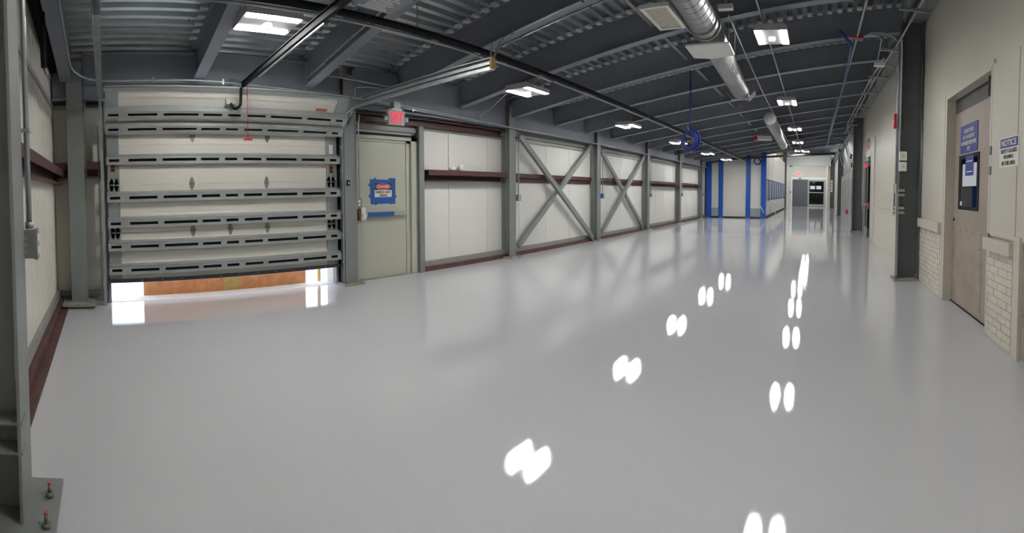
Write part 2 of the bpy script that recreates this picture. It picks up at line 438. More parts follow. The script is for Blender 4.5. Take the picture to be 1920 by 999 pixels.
tag(t, t['label'], 'column')

# cross braces (each bar is its own thing)
def brace(p0, p1, label, split=None):
    t = thing('diagonal_brace', p0, label, 'brace', 'diagonal wall braces')
    p0 = Vector(p0); p1 = Vector(p1); d = (p1 - p0).normalized(); sd = d.cross(V(1, 0, 0)).normalized()
    a, b = p0 + d * .16, p1 - d * .16
    C = [(-.055, -.035), (.055, -.035), (.055, .035), (.045, .035), (.045, -.025), (-.045, -.025), (-.045, .035), (-.055, .035)]
    if split is None: m = MB(); m.ext(C, a, sd, (-1, 0, 0), b - a); m.build('channel', 'column', t)
    else:
        mid = p0 + (p1 - p0) * split
        m = MB(); m.ext(C, a, sd, (-1, 0, 0), (mid - d * .16) - a); m.build('channel', 'column', t)
        m = MB(); m.ext(C, mid + d * .16, sd, (-1, 0, 0), b - (mid + d * .16)); m.build('channel', 'column', t)
        m = MB(); m.bar(mid - d * .30, mid + d * .30, .09, .012, (1, 0, 0)); m.build('splice_plate', 'column', t)
    for q, s_ in ((p0, 1), (p1, -1)):
        m = MB(); m.bar(q - d * .02 * s_, q + d * .26 * s_, .13, .012, (1, 0, 0)); m.build('gusset_plate', 'steel', t)
brace((-5.575, 7.14, 2.52), (-5.575, 10.42, .08), 'grey brace falling away from the near column, first cross bay')
brace((-5.622, 7.14, .10), (-5.622, 10.42, 2.52), 'grey spliced brace rising away from the near column foot, first cross bay', .47)
brace((-5.622, 10.77, 2.52), (-5.622, 14.04, .10), 'grey spliced brace falling toward the booth, second cross bay', .5)
brace((-5.575, 10.77, .12), (-5.575, 14.04, 2.52), 'grey brace rising toward the booth, second cross bay')
# girts and header channels between columns
def girt(y0, y1, zt, label, x=-5.54, h=.185):
    m = MB(); d = -5.715
    m.ext([(d, zt), (x, zt), (x, zt - h * .48), (x - .012, zt - h * .48), (x - .012, zt - .012), (d + .01, zt - .012), (d + .01, zt - h + .012), (x - .03, zt - h + .012), (x - .03, zt - h), (d, zt - h)],
          (0, y0, 0), (1, 0, 0), (0, 0, 1), (0, y1 - y0, 0))
    single('wall_girt', m, 'maroon', (d, y0, zt - h), label, 'girt', 'maroon wall girts')
girt(4.83, 6.83, 1.67, 'maroon girt carrying the two white caps')
girt(7.08, 10.47, 1.67, 'maroon girt behind the first cross brace', -5.665)
girt(10.71, 14.09, 1.67, 'maroon girt behind the second cross brace', -5.665)
girt(14.33, 17.73, 1.67, 'maroon girt in the bay just past the cross braces')
girt(17.97, 21.33, 1.67, 'maroon girt in the last bay before the booth')
girt(-.20, .00, 1.76, 'short maroon girt between corner column and dock door track')
girt(-.61, -.45, 1.76, 'short dark maroon girt end behind the corner column')
m = MB(); m.ext([(0, .17), (.13, .17), (.13, .085), (.118, .085), (.118, .158), (.012, .158), (.012, .012), (.10, .012), (.10, 0), (0, 0)], (-5.68, YB + .005, 1.50), (0, 1, 0), (0, 0, 1), (3.55, 0, 0))
single('wall_girt', m, 'maroon', (-5.68, YB, 1.50), 'long maroon girt along the ribbed end wall behind the near column', 'girt')
def header(y0, y1, label, z0=2.40, z1=2.51, mm='column', x=-5.60):
    m = MB(); m.ext([(-5.715, z1), (x, z1), (x, z1 - .012), (-5.70, z1 - .012), (-5.70, z0 + .012), (x, z0 + .012), (x, z0), (-5.715, z0)], (0, y0, 0), (1, 0, 0), (0, 0, 1), (0, y1 - y0, 0))
    single('header_channel', m, mm, (-5.7, y0, z0), label, 'beam', 'wall header channels')
header(3.45, 6.83, 'maroon header channel over the exit door and the capped girt bay', 2.36, 2.48, 'maroon')
header(-.19, .02, 'short maroon header left of the dock door top', 2.46, 2.58, 'maroon')
header(-.61, -.44, 'short maroon header end in the wall corner', 2.50, 2.60, 'maroon')
header(7.07, 10.47, 'grey header channel above the first cross brace', x=-5.645)
header(10.71, 14.09, 'grey header channel above the second cross brace', x=-5.645)
header(14.33, 17.73, 'grey header channel above the bay past the braces')
header(17.97, 21.33, 'grey header channel above the last bay before the booth')
single('door_post', MB().box(-5.74, -5.60, 4.685, 4.785, .001, 2.36), 'column', (-5.7, 4.73, 0), 'grey steel post right of the exit door', 'post')

# ================================================================== DOCK DOOR
t = thing('dock_door', (-5.6, 1.6, 0), 'ivory sectional overhead door standing partly open over the bright gap', 'door')
Y0, Y1 = .05, 3.17
SLOT = [(.075, .20), (.313, .66), (.736, 1.158), (1.22, 1.454), (1.53, 1.692), (1.774, 2.019), (2.089, 2.523), (2.60, 2.948), (3.03, 3.13)]
def frame(o, ang):
    """local frame of a section: s up the panel, n out of it into the hall"""
    tt = V(math.sin(ang), 0, math.cos(ang)); nn = V(math.cos(ang), 0, -math.sin(ang)); o = Vector(o)
    return lambda s, n, y: V(o.x, y, o.z) + tt * s + nn * n
def add_plate(m, F, s0, s1, n0, n1, y0, y1):
    pts = [F(s, n, y) for y in (y0, y1) for s, n in ((s0, n0), (s1, n0), (s1, n1), (s0, n1))]
    m.add(pts, [(0, 1, 2, 3), (7, 6, 5, 4), (0, 4, 5, 1), (1, 5, 6, 2), (2, 6, 7, 3), (3, 7, 4, 0)])
def section(F, L, struts):
    m = MB()
    # panel skin with two shallow pressed ribs
    prof = [(0, -.04), (0, 0), (L * .30, 0), (L * .32, .006), (L * .36, .006), (L * .38, 0), (L * .78, 0), (L * .80, .006), (L * .84, .006), (L * .86, 0), (L - .004, 0), (L - .004, -.012), (L + .012, -.012), (L + .012, -.04)]
    a = [F(s, n, Y0) for s, n in prof]; b = [F(s, n, Y1) for s, n in prof]; n_ = len(prof)
    m.add(a + b, [tuple(range(n_)), tuple(range(2 * n_ - 1, n_ - 1, -1))] + [((i + 1) % n_, i, n_ + i, n_ + (i + 1) % n_) for i in range(n_)])
    p = m.build('door_section', 'dockdoor', t)
    for ya, yb in ((Y0, .20), (3.0, Y1)):
        m = MB(); add_plate(m, F, .01, L - .012, .007, .014, ya, yb); m.build('end_stile', 'stile', p)
    for s in struts:
        m = MB(); h, D, hs = .048, .075, .017
        ya, yb = Y0 - .01, Y1 + .03
        add_plate(m, F, s + hs, s + h, D - .004, D, ya, yb); add_plate(m, F, s - h, s - hs, D - .004, D, ya, yb)
        prev = ya
        for q0, q1 in SLOT + [(yb, yb)]:
            if q0 > prev: add_plate(m, F, s - hs, s + hs, D - .004, D, prev, q0)
            prev = q1
        # sloped top web and flat bottom web back to the panel
        for (sa, na), (sb, nb) in (((s + h, D), (s + h + .03, .016)), ((s - h, D), (s - h, .016))):
            pts = [F(sa, na, ya), F(sb, nb, ya), F(sb, nb, yb), F(sa, na, yb)]
            pts2 = [q + (F(.004, 0, 0) - F(0, 0, 0)) * (-1 if sa < s else -1) for q in pts]
            m.add(pts + pts2, [(0, 1, 2, 3), (7, 6, 5, 4), (0, 4, 5, 1), (1, 5, 6, 2), (2, 6, 7, 3), (3, 7, 4, 0)])
        so = m.build('strut', 'strut', p)
        m = MB(); add_plate(m, F, s - h + .004, s + h - .004, .016, .02, ya + .01, yb - .03); m.build('strut_shade_plate', 'dark_fill', p)  # dark plate paints the shade inside the strut slots
    return p
XD = -5.625
F1 = frame((XD, 0, .29), 0); F2 = frame((XD, 0, .88), 0); F3 = frame((XD, 0, 1.47), 0); F4 = frame((XD + .005, 0, 2.09), math.radians(40))
sec1 = section(F1, .59, (.13, .42)); sec2 = section(F2, .59, (.115, .43)); sec3 = section(F3, .62, (.30,)); sec4 = section(F4, .63, (.12, .32))
def hinge(p, z, y, up=True, dn=True):
    m = MB()
    prof = ([(0, .085), (-.018, .06), (-.03, .012), (-.03, 0)] if up else [(-.03, 0)]) + ([(-.03, -.012), (-.018, -.06), (0, -.085), (.018, -.06), (.03, -.012)] if dn else []) + [(.03, 0)] + ([(.03, .012), (.018, .06)] if up else [])
    m.ext(prof, (XD + .008, y, z), (0, 1, 0), (0, 0, 1), (.006, 0, 0))
    m.cyl((XD + .016, y - .032, z), (0, .064, 0), .009, 8)
    m.build('hinge', 'bolt', p)
for y in (1.11, 2.11): hinge(sec2, 1.47, y)
for y in (1.11, 1.60, 2.11): hinge(sec1, .88, y)
for y in (1.13, 2.13): hinge(sec3, 2.07, y, up=False)
for p, z in ((sec1, .88), (sec2, 1.47)):
    for y in (.10, .16, 3.04, 3.11): hinge(p, z, y)
m = MB(); m.box(XD - .03, XD + .045, Y0 - .02, Y1 + .02, .262, .30); so = m.build('bottom_seal', 'rubber', t)
for k in range(12): MB().cyl((XD + .045, .2 + k * .25, .285), (.004, 0, 0), .006, 6).build('screw', 'galv', so)
for p, z, yy in ((sec3, 1.70, .12), (sec3, 1.66, 3.08), (sec3, 1.93, 3.08)):
    box('warning_label', 'label' if z != 1.93 else 'signwhite', p, XD + .015, XD + .018, yy - .03, yy + .03, z - .07, z + .06)
    if z != 1.93:
        for dz in (-.045, .0): box('label_print', 'signblack', p, XD + .018, XD + .0195, yy - .022, yy + .022, z + dz - .014, z + dz + .02)
for yy, s0 in ((2.72, .36), (2.52, .185)):
    m = MB(); add_plate(m, F4, s0 + .05, s0 + .08, .004, .009, yy, yy + .16); m.build('warning_label', 'label', sec4)
m = MB(); add_plate(m, F4, .60, .64, -.05, .02, Y0 - .02, Y1 + .02); m.build('top_angle', 'stile', sec4)

# tracks with rollers; each bends from the jamb into the horizontal run
def track(y, name_label, sgn):
    t2 = thing('door_track', (-5.52, y, 0), name_label, 'track', 'dock door tracks')
    pts = fillet([(-5.545, y, .001), (-5.545, y, 2.47), (-2.80, y, 2.47)], .40, 8)
    nrm = []
    m = MB()
    def sweep(mb, n0, n1, y0, y1):
        rings = []
        for i, p in enumerate(pts):
            d = (pts[min(i + 1, len(pts) - 1)] - pts[max(i - 1, 0)]).normalized(); nn = V(-d.z, 0, d.x)
            rings.append([p + nn * n0 + V(0, y0, 0), p + nn * n1 + V(0, y0, 0), p + nn * n1 + V(0, y1, 0), p + nn * n0 + V(0, y1, 0)])
        o = len(mb.v)
        for r in rings: mb.v += r
        for i in range(len(rings) - 1):
            for k in range(4):
                a = o + i * 4 + k; b = o + i * 4 + (k + 1) % 4; mb.f.append((a, b, b + 4, a + 4)); mb.smooth.append(False)
        mb.f += [(o, o + 1, o + 2, o + 3), (o + 4 * len(rings) - 1, o + 4 * len(rings) - 2, o + 4 * len(rings) - 3, o + 4 * len(rings) - 4)]; mb.smooth += [False] * 2
    sweep(m, -.028, .028, sgn * .022, sgn * .026); sweep(m, .024, .028, -sgn * .012, sgn * .022); sweep(m, -.028, -.024, -sgn * .012, sgn * .022)
    m.build('track_rail', 'galv', t2)
    m = MB(); m.bar((-5.05, y + sgn * .035, 2.50), (-2.78, y + sgn * .035, 2.50), .008, .11).bar((-5.05, y + sgn * .010, 2.552), (-2.78, y + sgn * .010, 2.552), .055, .006)
    m.build('track_angle', 'galv', t2)
    m = MB(); m.bar((-5.60, y + sgn * .05, .001), (-5.60, y + sgn * .05, 2.2), .012, .10, (1, 0, 0)); m.build('jamb_angle', 'column', t2)
    for z in (.33, .72, 1.0, 1.3, 1.62, 1.95):
        MB().cyl((-5.545, y - sgn * .012, z), (0, sgn * .035, 0), .022, 10).build('roller', 'galv', t2)
    return t2
tL = track(-.005, 'galvanised door track on the corner column side of the dock door', -1)
tR = track(3.215, 'galvanised door track running out beside the exit sign', 1)
for q in ((-3.38, 4.10, 3.10), (-3.55, 4.10, 3.07)):
    m = MB(); m.bar((-2.84, 3.25, 2.50), q, .035, .006, (1, 0, 0)); m.build('hanger_angle', 'galv', tR)
box('end_stop', 'amber', tR, -2.80, -2.775, 3.20, 3.255, 2.45, 2.555)
m = MB(); m.ext([(0, 0), (.16, .16), (.22, .10), (.06, -.02)], (-5.50, 3.275, 2.28), (1, 0, 0), (0, 0, 1), (0, .006, 0)); m.build('gusset', 'galv', tR)
m = MB(); m.bar((-2.83, -.04, 2.50), (-2.80, -.04, JB(-2.8)), .04, .005, (0, 1, 0)); m.build('hanger_angle', 'galv', tL)
box('bumper_strip', 'rubber', tR, -5.70, -5.56, 3.19 + .04, 3.235, .05, 2.2)
single('trim_2', MB().box(-5.76, -5.66, .03, .062, .001, 2.64).box(-5.76, -5.66, 3.168, 3.20, .001, 2.64).box(-5.76, -5.66, .03, 3.20, 2.62, 2.66), 'greytrim', (0, 0, 0), 'grey jamb trim around the dock door opening', 'trim', kind='structure')

# outside the dock opening
single('floor', MB().box(-40, -5.95, -25, 30, -.2, -.01), 'concrete', (0, 0, 0), 'sunlit pale concrete apron seen under the dock door', 'ground', kind='structure')
single('trim_1', MB().box(-5.96, -5.70, .062, 3.168, -.02, .004), 'concrete', (0, 0, 0), 'pale concrete sill under the dock door', 'sill', kind='structure')
t = thing('plywood_barrier', (-6.05, 1.67, 0), 'orange plywood boards with a lumber block closing the gap under the dock door', 'barrier')
box('board', 'ply', t, -6.08, -6.05, .50, 1.62, -.01, .62)
box('board', 'ply', t, -6.08, -6.05, 1.80, 2.86, -.01, .62)
box('lumber_block', 'wood', t, -6.09, -6.04, 1.60, 1.83, -.01, .60)
single('lumber_stud', MB().box(-6.09, -6.05, 3.07, 3.11, -.01, .7), 'wood', (-6.07, 3.09, 0), 'thin pale lumber stud outside the dock gap by the column', 'lumber')

# opener: rail, arm, motor head with a printed plate, pull cord
t = thing('door_opener', (-2.62, 1.62, 2.6), 'black overhead door opener rail with motor head and grey printed plate', 'opener')
m = MB(); m.bar((-5.15, 1.657, 2.605), (-2.55, 1.60, 2.62), .03, .045); m.bar((-5.15, 1.657, 2.635), (-2.55, 1.60, 2.655), .05, .006); m.build('rail', 'black', t)
m = MB(); m.bar((-4.55, 1.652, 2.56), (-3.0, 1.612, 2.575), .016, .012); m.build('drive_chain', 'galv', t)
m = MB(); m.bar((-5.16, 1.657, 2.64), (-5.51, 1.62, 2.76), .05, .03); m.build('wall_bracket', 'galv', t)
m = MB(); m.tube(fillet([(-5.16, 1.64, 2.58), (-5.13, 1.62, 2.36), (-5.24, 1.57, 2.33), (-5.27, 1.53, 2.43)], .05), .018, 8); m.build('curved_arm', 'black', t)
box('arm_bracket', 'bolt', t, -5.29, -5.25, 1.48, 1.60, 2.40, 2.47)
box('motor_head', 'steel', t, -2.75, -2.15, 1.42, 1.80, 2.66, 2.92)
pb = box('printed_plate', 'steel', t, -2.98, -2.66, 1.84, 2.20, 2.745, 2.752)
for r in range(9):
    yy = 1.90 + r * 0
    for c_ in range(1):
        box('print_line', 'signwhite', pb, -2.955 + r * .031, -2.955 + r * .031 + .012, 1.87, 2.14 - (r % 3) * .025, 2.7435, 2.745)
for q in ((-2.9, 1.86, 2.75), (-2.7, 2.17, 2.75)): MB().cyl(q, (0, 0, .45), .006, 6).build('hanger_rod', 'galv', pb)
m = MB(); m.cyl((-5.06, 1.68, 2.61), (0, 0, -.64), .004, 6)
pc = m.build('pull_cord', 'red', t); pc['label'] = 'thin red release cord'
m = MB(); m.ext([(-.055, -.012), (.055, -.012), (.045, .012), (-.045, .012)], (-5.07, 1.68, 1.958), (0, 1, 0), (0, 0, 1), (.022, 0, 0)); m.build('handle', 'red', pc)

# ================================================================== EXIT DOOR (door_1)
d1 = thing('door_1', (-5.70, 4.03, 0), 'sage grey steel exit door with push bar and taped warning sign', 'door', kind='structure')
box('door_leaf', 'exitdoor', d1, -5.742, -5.70, 3.545, 4.475, .012, 2.075)
m = MB(); m.box(-5.745, -5.67, 3.46, 3.54, .001, 2.17).box(-5.745, -5.69, 4.48, 4.56, .001, 2.17).box(-5.745, -5.655, 4.56, 4.68, .001, 2.17).box(-5.745, -5.69, 3.54, 4.56, 2.08, 2.12).box(-5.745, -5.655, 3.46, 4.68, 2.12, 2.17)
m.build('door_frame', 'exitdoor', d1)
box('threshold', 'greytrim', d1, -5.74, -5.64, 3.5, 4.66, .001, .012)
box('reveal_shade_strip', 'dark_fill', d1, -5.75, -5.725, 3.46, 4.68, 2.172, 2.255)  # dark strip standing in for shade in the recess over the frame
box('head_trim', 'greytrim', d1, -5.74, -5.66, 3.46, 4.66, 2.255, 2.325)
pb = MB(); pb.box(-5.66, -5.632, 3.66, 4.46, .955, 1.005).box(-5.70, -5.66, 3.68, 3.72, .96, 1.0).box(-5.70, -5.66, 4.40, 4.44, .96, 1.0)
pb = pb.build('push_bar', 'alu', d1)
box('bar_tape', 'tape', pb, -5.666, -5.626, 3.71, 4.19, .949, 1.011)
m = MB(); m.box(-5.70, -5.625, 3.585, 3.665, .90, 1.09); m.box(-5.70, -5.60, 3.60, 3.655, .93, 1.0); m.build('latch_case', 'white', d1)
box('red_latch_label', 'label', d1, -5.70, -5.64, 3.555, 3.585, .90, 1.07)
# danger sign with tape
t = thing('danger_sign', (-5.69, 4.03, 1.15), 'danger hard hat area notice stuck on the exit door with blue tape', 'sign')
XS = -5.698
for k, (yc, zc, w, h, a) in enumerate(((4.03, 1.455, .46, .10, -.03), (4.03, 1.20, .46, .13, .02), (3.855, 1.33, .12, .36, .03), (4.20, 1.33, .13, .40, -.02), (3.845, 1.455, .17, .075, .75), (3.85, 1.205, .20, .07, -.85), (4.205, 1.205, .18, .07, .8))):
    e1 = V(0, math.cos(a), math.sin(a)); e2 = V(0, -math.sin(a), math.cos(a))
    m = MB(); m.ext([(-w / 2, -h / 2), (w / 2, -h / 2), (w / 2, h / 2), (-w / 2, h / 2)], (XS + .0003 * k, yc, zc), e1, e2, (.0012, 0, 0)); m.build('tape_strip', 'tape', t)
box('sign_face', 'signwhite', t, XS, XS + .005, 3.873, 4.193, 1.238, 1.448)
box('black_band', 'signblack', t, XS + .005, XS + .006, 3.873, 4.193, 1.348, 1.448)
for rr, mm, dx in ((1.0, 'signwhite', .007), (.93, 'signred', .008)):
    m = MB(); m.ext([(math.cos(2 * PI * i / 28) * .140 * rr, math.sin(2 * PI * i / 28) * .046 * rr) for i in range(28)], (XS + .004, 4.033, 1.399), (0, 1, 0), (0, 0, 1), (dx - .004, 0, 0)); m.build('oval', mm, t)
text('lettering', 'DANGER', (XS + .009, 4.033, 1.399), RY, UZ, .205, .042, 'signwhite', t, .02)
text('lettering', 'HARD HAT', (XS + .006, 4.033, 1.315), RY, UZ, .285, .042, 'signblack', t, .02)
text('lettering', 'AREA', (XS + .006, 4.033, 1.264), RY, UZ, .15, .036, 'signblack', t, .02)
# exit sign
t = thing('exit_sign', (-5.30, 3.98, 2.28), 'red lit exit sign with twin lamp heads above the sage door', 'sign')
box('housing', 'housing', t, -5.34, -5.28, 3.85, 4.14, 2.285, 2.495)
box('canopy', 'white', t, -5.36, -5.26, 3.90, 4.08, 2.495, 2.52)
box('junction_box', 'boxgrey', t, -5.36, -5.27, 3.94, 4.06, 2.52, 2.62)
box('mount_arm', 'boxgrey', t, -5.52, -5.36, 3.97, 4.03, 2.54, 2.58)
text('lettering', 'EXIT', (-5.278, 4.0, 2.392), RY, UZ, .21, .155, 'redglow', t, .012, .002)
for yy in (3.815, 4.185):
    m = MB(); m.ellipsoid((-5.30, yy, 2.38), .035, .035, .04); m.build('lamp_head', 'white', t)
# small switch boxes by the exit door, white caps
t = thing('outlet_box', (-5.47, 3.50, 1.11), 'small metal outlet box left of the push bar', 'outlet')
box('body', 'boxgrey', t, -5.60, -5.52, 3.44, 3.53, 1.10, 1.23); 
for zz in (1.135, 1.185): MB().cyl((-5.52, 3.485, zz), (.003, 0, 0), .017, 12).build('socket', 'signwhite', t)
t = thing('door_button', (-5.498, 3.29, 1.45), 'small dark push button on the column beside the exit door', 'button')
box('case', 'black', t, -5.50, -5.475, 3.265, 3.305, 1.41, 1.49); box('key', 'white', t, -5.475, -5.472, 3.278, 3.292, 1.435, 1.465)
m = MB(); m.tube([(-5.63, 5.45, 1.67), (-5.63, 5.45, 1.685), (-5.63, 5.45, 1.71), (-5.63, 5.45, 1.73), (-5.63, 5.45, 1.735)], [.045, .055, .052, .035, .01], 14)
single('white_cap', m, 'white', (-5.63, 5.45, 1.67), 'low rounded white cap on the maroon girt, nearer the exit door', 'cap')
m = MB(); m.tube([(-5.63, 5.66, 1.67), (-5.63, 5.66, 1.70), (-5.63, 5.66, 1.75), (-5.63, 5.66, 1.775), (-5.63, 5.66, 1.785)], [.038, .048, .046, .034, .01], 14)
single('white_cap', m, 'white', (-5.63, 5.66, 1.67), 'taller rounded white cap on the maroon girt, farther from the exit door', 'cap')

# ================================================================== NEAR LEFT DETAILS
t = thing('outlet_box', (-2.0, -.36, 1.06), 'cast metal outlet box with two round sockets on the near column', 'outlet')
box('body', 'boxgrey', t, -2.035, -1.972, -.385, -.312, 1.06, 1.185)
box('cover', 'boxgrey', t, -2.04, -1.967, -.312, -.299, 1.055, 1.19)
for zz in (1.095, 1.15): MB().cyl((-2.004, -.299, zz), (0, .003, 0), .019, 14).build('socket', 'signwhite', t)
for zz in (1.066, 1.179): MB().cyl((-1.976, -.299, zz), (0, .004, 0), .006, 8).build('screw', 'galv', t)
for zz in (1.09, 1.12, 1.15): MB().cyl((-1.972, -.35, zz), (.0015, 0, 0), .011, 12).build('knockout', 'galv', t)
m = MB(); m.tube([(-2.012, -.338, 1.19), (-2.012, -.338, 3.30)], .0135, 10)
t = thing('conduit', (-2.012, -.338, 1.19), 'vertical steel conduit rising from the box on the near column', 'conduit'); m.build('pipe', 'galv', t)
m = MB(); m.cyl((-2.012, -.338, 1.19), (0, 0, .03), .02, 10); m.build('connector', 'galv', t)
m = MB(); m.box(-2.035, -1.975, -.375, -.32, 1.62, 1.635); m.build('strap', 'galv', t)
m = MB(); m.tube(fillet([(-4.02, -.50, 3.4), (-4.02, -.50, 2.60), (-4.05, -.50, 2.5)], .05), .028, 10)
t = thing('black_hose', (-4.02, -.50, 2.45), 'black hose with metal coupling hanging by the wall corner', 'hose'); m.build('hose', 'black', t)
MB().cyl((-4.05, -.50, 2.5), (-.06, .02, -.05), .018, 8).build('coupling', 'galv', t); MB().torus((-4.14, -.47, 2.44), (.3, 1, 0), .032, .006, 16, 6).build('ring', 'galv', t)

# ================================================================== LIGHTS
def make_light(loc, label):
    x, y, z = loc
    t = thing('ceiling_light', loc, label, 'light', 'highbay ceiling lights')
    m = MB(); m.ext([(-.21, .0), (-.21, .055), (-.17, .08), (.17, .08), (.21, .055), (.21, 0)], (x, y - .275, z), (1, 0, 0), (0, 0, 1), (0, .55, 0)); m.build('housing', 'housing', t)
    for sx in (-1, 1): box('light_strip', 'lens', t, x + sx * .20, x + sx * .124, y - .255, y + .255, z - .006, z)
    MB().tube([(x, y, z), (x, y, z - .02), (x, y, z - .045), (x, y, z - .055)], [.045, .045, .04, .01], 14).build('sensor', 'white', t)
    for sy in (-.22, .22):
        for sx in (-.17, .17): MB().cyl((x + sx, y + sy, z + .07), (0, 0, JB(x + sx) + .42 - z - .07), .0035, 5).build('hanger_wire', 'bolt', t)
    return t
L1 = make_light((-3.99, 1.54, 2.90), 'nearest highbay light, hung before the dock door')
for k, (x, y, z) in enumerate(((-4.0, 5.42, 2.77), (-4.14, 9.40, 2.77), (-4.14, 13.15, 2.78), (-4.2, 17.15, 2.78), (-4.10, 20.3, 2.78))):
    dup(L1, (x, y, z), ['highbay light past the end of the exposed door track', 'highbay light above the first cross braced bay', 'highbay light beside the blue hose coil', 'second last highbay light before the booth, wall side row', 'last highbay light, right before the booth front'][k])
for k, (x, y, z) in enumerate(((-.61, 5.92, 3.33), (-.69, 10.2, 3.33), (-.725, 14.5, 3.34), (-.78, 18.3, 3.34), (-.86, 21.9, 3.34))):
    dup(L1, (x, y, z), ['nearest light of the row right of the duct', 'second light of the row right of the duct', 'third light of the row right of the duct', 'fourth light of the row right of the duct', 'fifth light of the row right of the duct'][k])
dup(L1, (-.6, 1.6, 3.32), 'light of the duct side row hung above the ribbed end wall, over the near floor')
for k, (x, y) in enumerate(((-.8, 25.8), (-.8, 28.6), (-.8, 31.4), (-.8, 34.4), (-.8, 37.6))):  # row added to brighten the far hall walls
    dup(L1, (x, y, 4.45), f'{ORD[k]} added far hall light past the last joist, hung high before the white soffit')

for k, (x, y, z) in enumerate(((-1.7, 42.4, 4.25), (.2, 42.4, 4.25), (0, 48.6, 3.6))):  # unseen lights added to brighten the door recess and the room behind
    dup(L1, (x, y, z), ['added unseen light behind the white soffit, charcoal leaf side', 'added unseen light behind the white soffit, glazed leaf side', 'added unseen light in the room behind the sliding doors'][k])

# ================================================================== DUCTS, PIPES
def duct(y0, y1, label, xa=-1.40, xb=-1.40, z=3.21, r=.16):
    x = xa; X = lambda yy: xa + (xb - xa) * (yy - y0) / (y1 - y0)
    t = thing('spiral_duct', (x, y0, z), label, 'duct', 'spiral ducts under the joists')
    MB().tube([(xa, y0, z), (xb, y1, z)], r, 24).build('pipe', 'duct', t)
    m = MB(); yy = y0 + .05
    turns = int((y1 - y0) / .14); pts = []
    for i in range(turns * 16 + 1):
        a = 2 * PI * i / 16; yq = y0 + .03 + (y1 - y0 - .06) * i / (turns * 16); pts.append((X(yq) + math.cos(a) * (r + .001), yq, z + math.sin(a) * (r + .001)))
    m.tube(pts, .005, 4); m.build('spiral_seam', 'duct', t)
    return t
ta = duct(.2, 5.1, 'near length of silver spiral duct before the white diffuser', -1.10, -1.29)
for yy in (4.9, 5.08): MB().torus((-1.285, yy, 3.21), (0, 1, 0), .168, .012, 28, 6).build('collar', 'duct', ta)
tb = duct(5.5, 8.4, 'silver spiral duct past the white diffuser, ending in an open grille', -1.31, -1.45)
m = MB(); m.box(-1.61, -1.29, 8.40, 8.48, 3.05, 3.37); m.build('end_collar', 'duct', tb)
m = MB(); m.bar((-1.61, 8.44, 3.05), (-1.70, 8.44, 3.17), .012, .26, (0, 1, 0)); m.build('deflector', 'galv', tb); m = MB(); m.bar((-1.29, 8.44, 3.05), (-1.17, 8.46, 3.18), .012, .26, (0, 1, 0)); m.build('deflector', 'galv', tb)
t3 = duct(11.6, 18.2, 'far length of spiral duct near the booth ceiling', -1.22, -1.36)
# plate diffuser in the first duct
t = thing('plate_diffuser', (-1.30, 5.42, 3.02), 'white folded plate diffuser hung across the spiral duct', 'diffuser')
m = MB(); c = V(-1.30, 5.42, 2.93)
q = [(-1.56, 5.17, 3.025), (-1.03, 5.17, 3.025), (-1.05, 5.64, 3.025), (-1.58, 5.66, 3.025)]
m.add([*q, c, *[(a, b, z + .02) for a, b, z in q]], [(0, 1, 4), (1, 2, 4), (2, 3, 4), (3, 0, 4), (8, 7, 6, 5), (0, 5, 6, 1), (1, 6, 7, 2), (2, 7, 8, 3), (3, 8, 5, 0)]); m.build('folded_plate', 'white', t)
for a, b, z in q: MB().cyl((a, b, z), (0, 0, JB(a) + .4 - z), .004, 5).build('hanger_wire', 'bolt', t)
# framed grille beside the duct
t = thing('return_grille', (-1.55, 4.45, 3.10), 'square white framed grille hung beside the near spiral duct', 'grille')
m = MB(); m.box(-1.72, -1.42, 4.14, 4.17, 3.085, 3.125).box(-1.72, -1.42, 4.73, 4.76, 3.085, 3.125).box(-1.72, -1.68, 4.17, 4.73, 3.085, 3.125).box(-1.46, -1.42, 4.17, 4.73, 3.085, 3.125); m.build('frame', 'white', t)
box('core', 'mortar', t, -1.68, -1.46, 4.17, 4.73, 3.10, 3.125)
for a, b in ((-1.70, 4.20), (-1.44, 4.20), (-1.70, 4.72), (-1.44, 4.72)): MB().cyl((a, b, 3.12), (0, 0, JB(a) + .4 - 3.12), .004, 5).build('hanger_wire', 'bolt', t)
t = thing('air_sensor_box', (-1.9, 16.0, 3.2), 'white and red small unit hung left of the far duct', 'unit')
box('case', 'white', t, -2.08, -1.60, 15.7, 16.1, 3.16, 3.28); box('red_end', 'red', t, -2.20, -2.08, 15.7, 16.1, 3.14, 3.30)
m = MB(); m.cyl((-1.8, 15.9, 3.28), (0, 0, .3), .006, 6); m.build('hanger', 'bolt', t)

def pipe(name, pts, r, m, label, cat='conduit', rad=.08, n=8, clips=(), group=None):
    p = [Vector(q) for q in pts]
    t = thing(name, p[0], label, cat, group)
    MB().tube(fillet(p, rad) if len(p) > 2 else p, r, n).build('pipe', m, t)
    for c_ in clips:
        c_ = Vector(c_); MB().box(c_.x - .012, c_.x + .012, c_.y - .010, c_.y + .010, c_.z - r - .02, c_.z + r + .02).build('clip', 'galv', t)
    return t
tp = pipe('black_pipe', [(-3.32, .4, 2.83), (-3.40, 21.8, 2.83)], .034, 'black', 'long black pipe running under the joists past the dock door track', 'pipe')
for jy in (2.70, 4.14, 5.56, 8.45, 11.33, 14.2, 17.06):
    m = MB(); m.cyl((-3.36, jy + .1, 2.86), (0, 0, JB(-3.36) + .38 - 2.86), .006, 5); m.torus((-3.36, jy + .1, 2.83), (0, 1, 0), .04, .006, 14, 5); m.build('hanger', 'bolt', tp)
pipe('conduit', [(-3.33, .4, 2.775), (-3.42, 21.8, 2.775)], .013, 'galv', 'silver conduit slung under the long black pipe', clips=[(-3.345, 3.9, 2.79), (-3.355, 6.0, 2.79), (-3.36, 7.6, 2.79)])
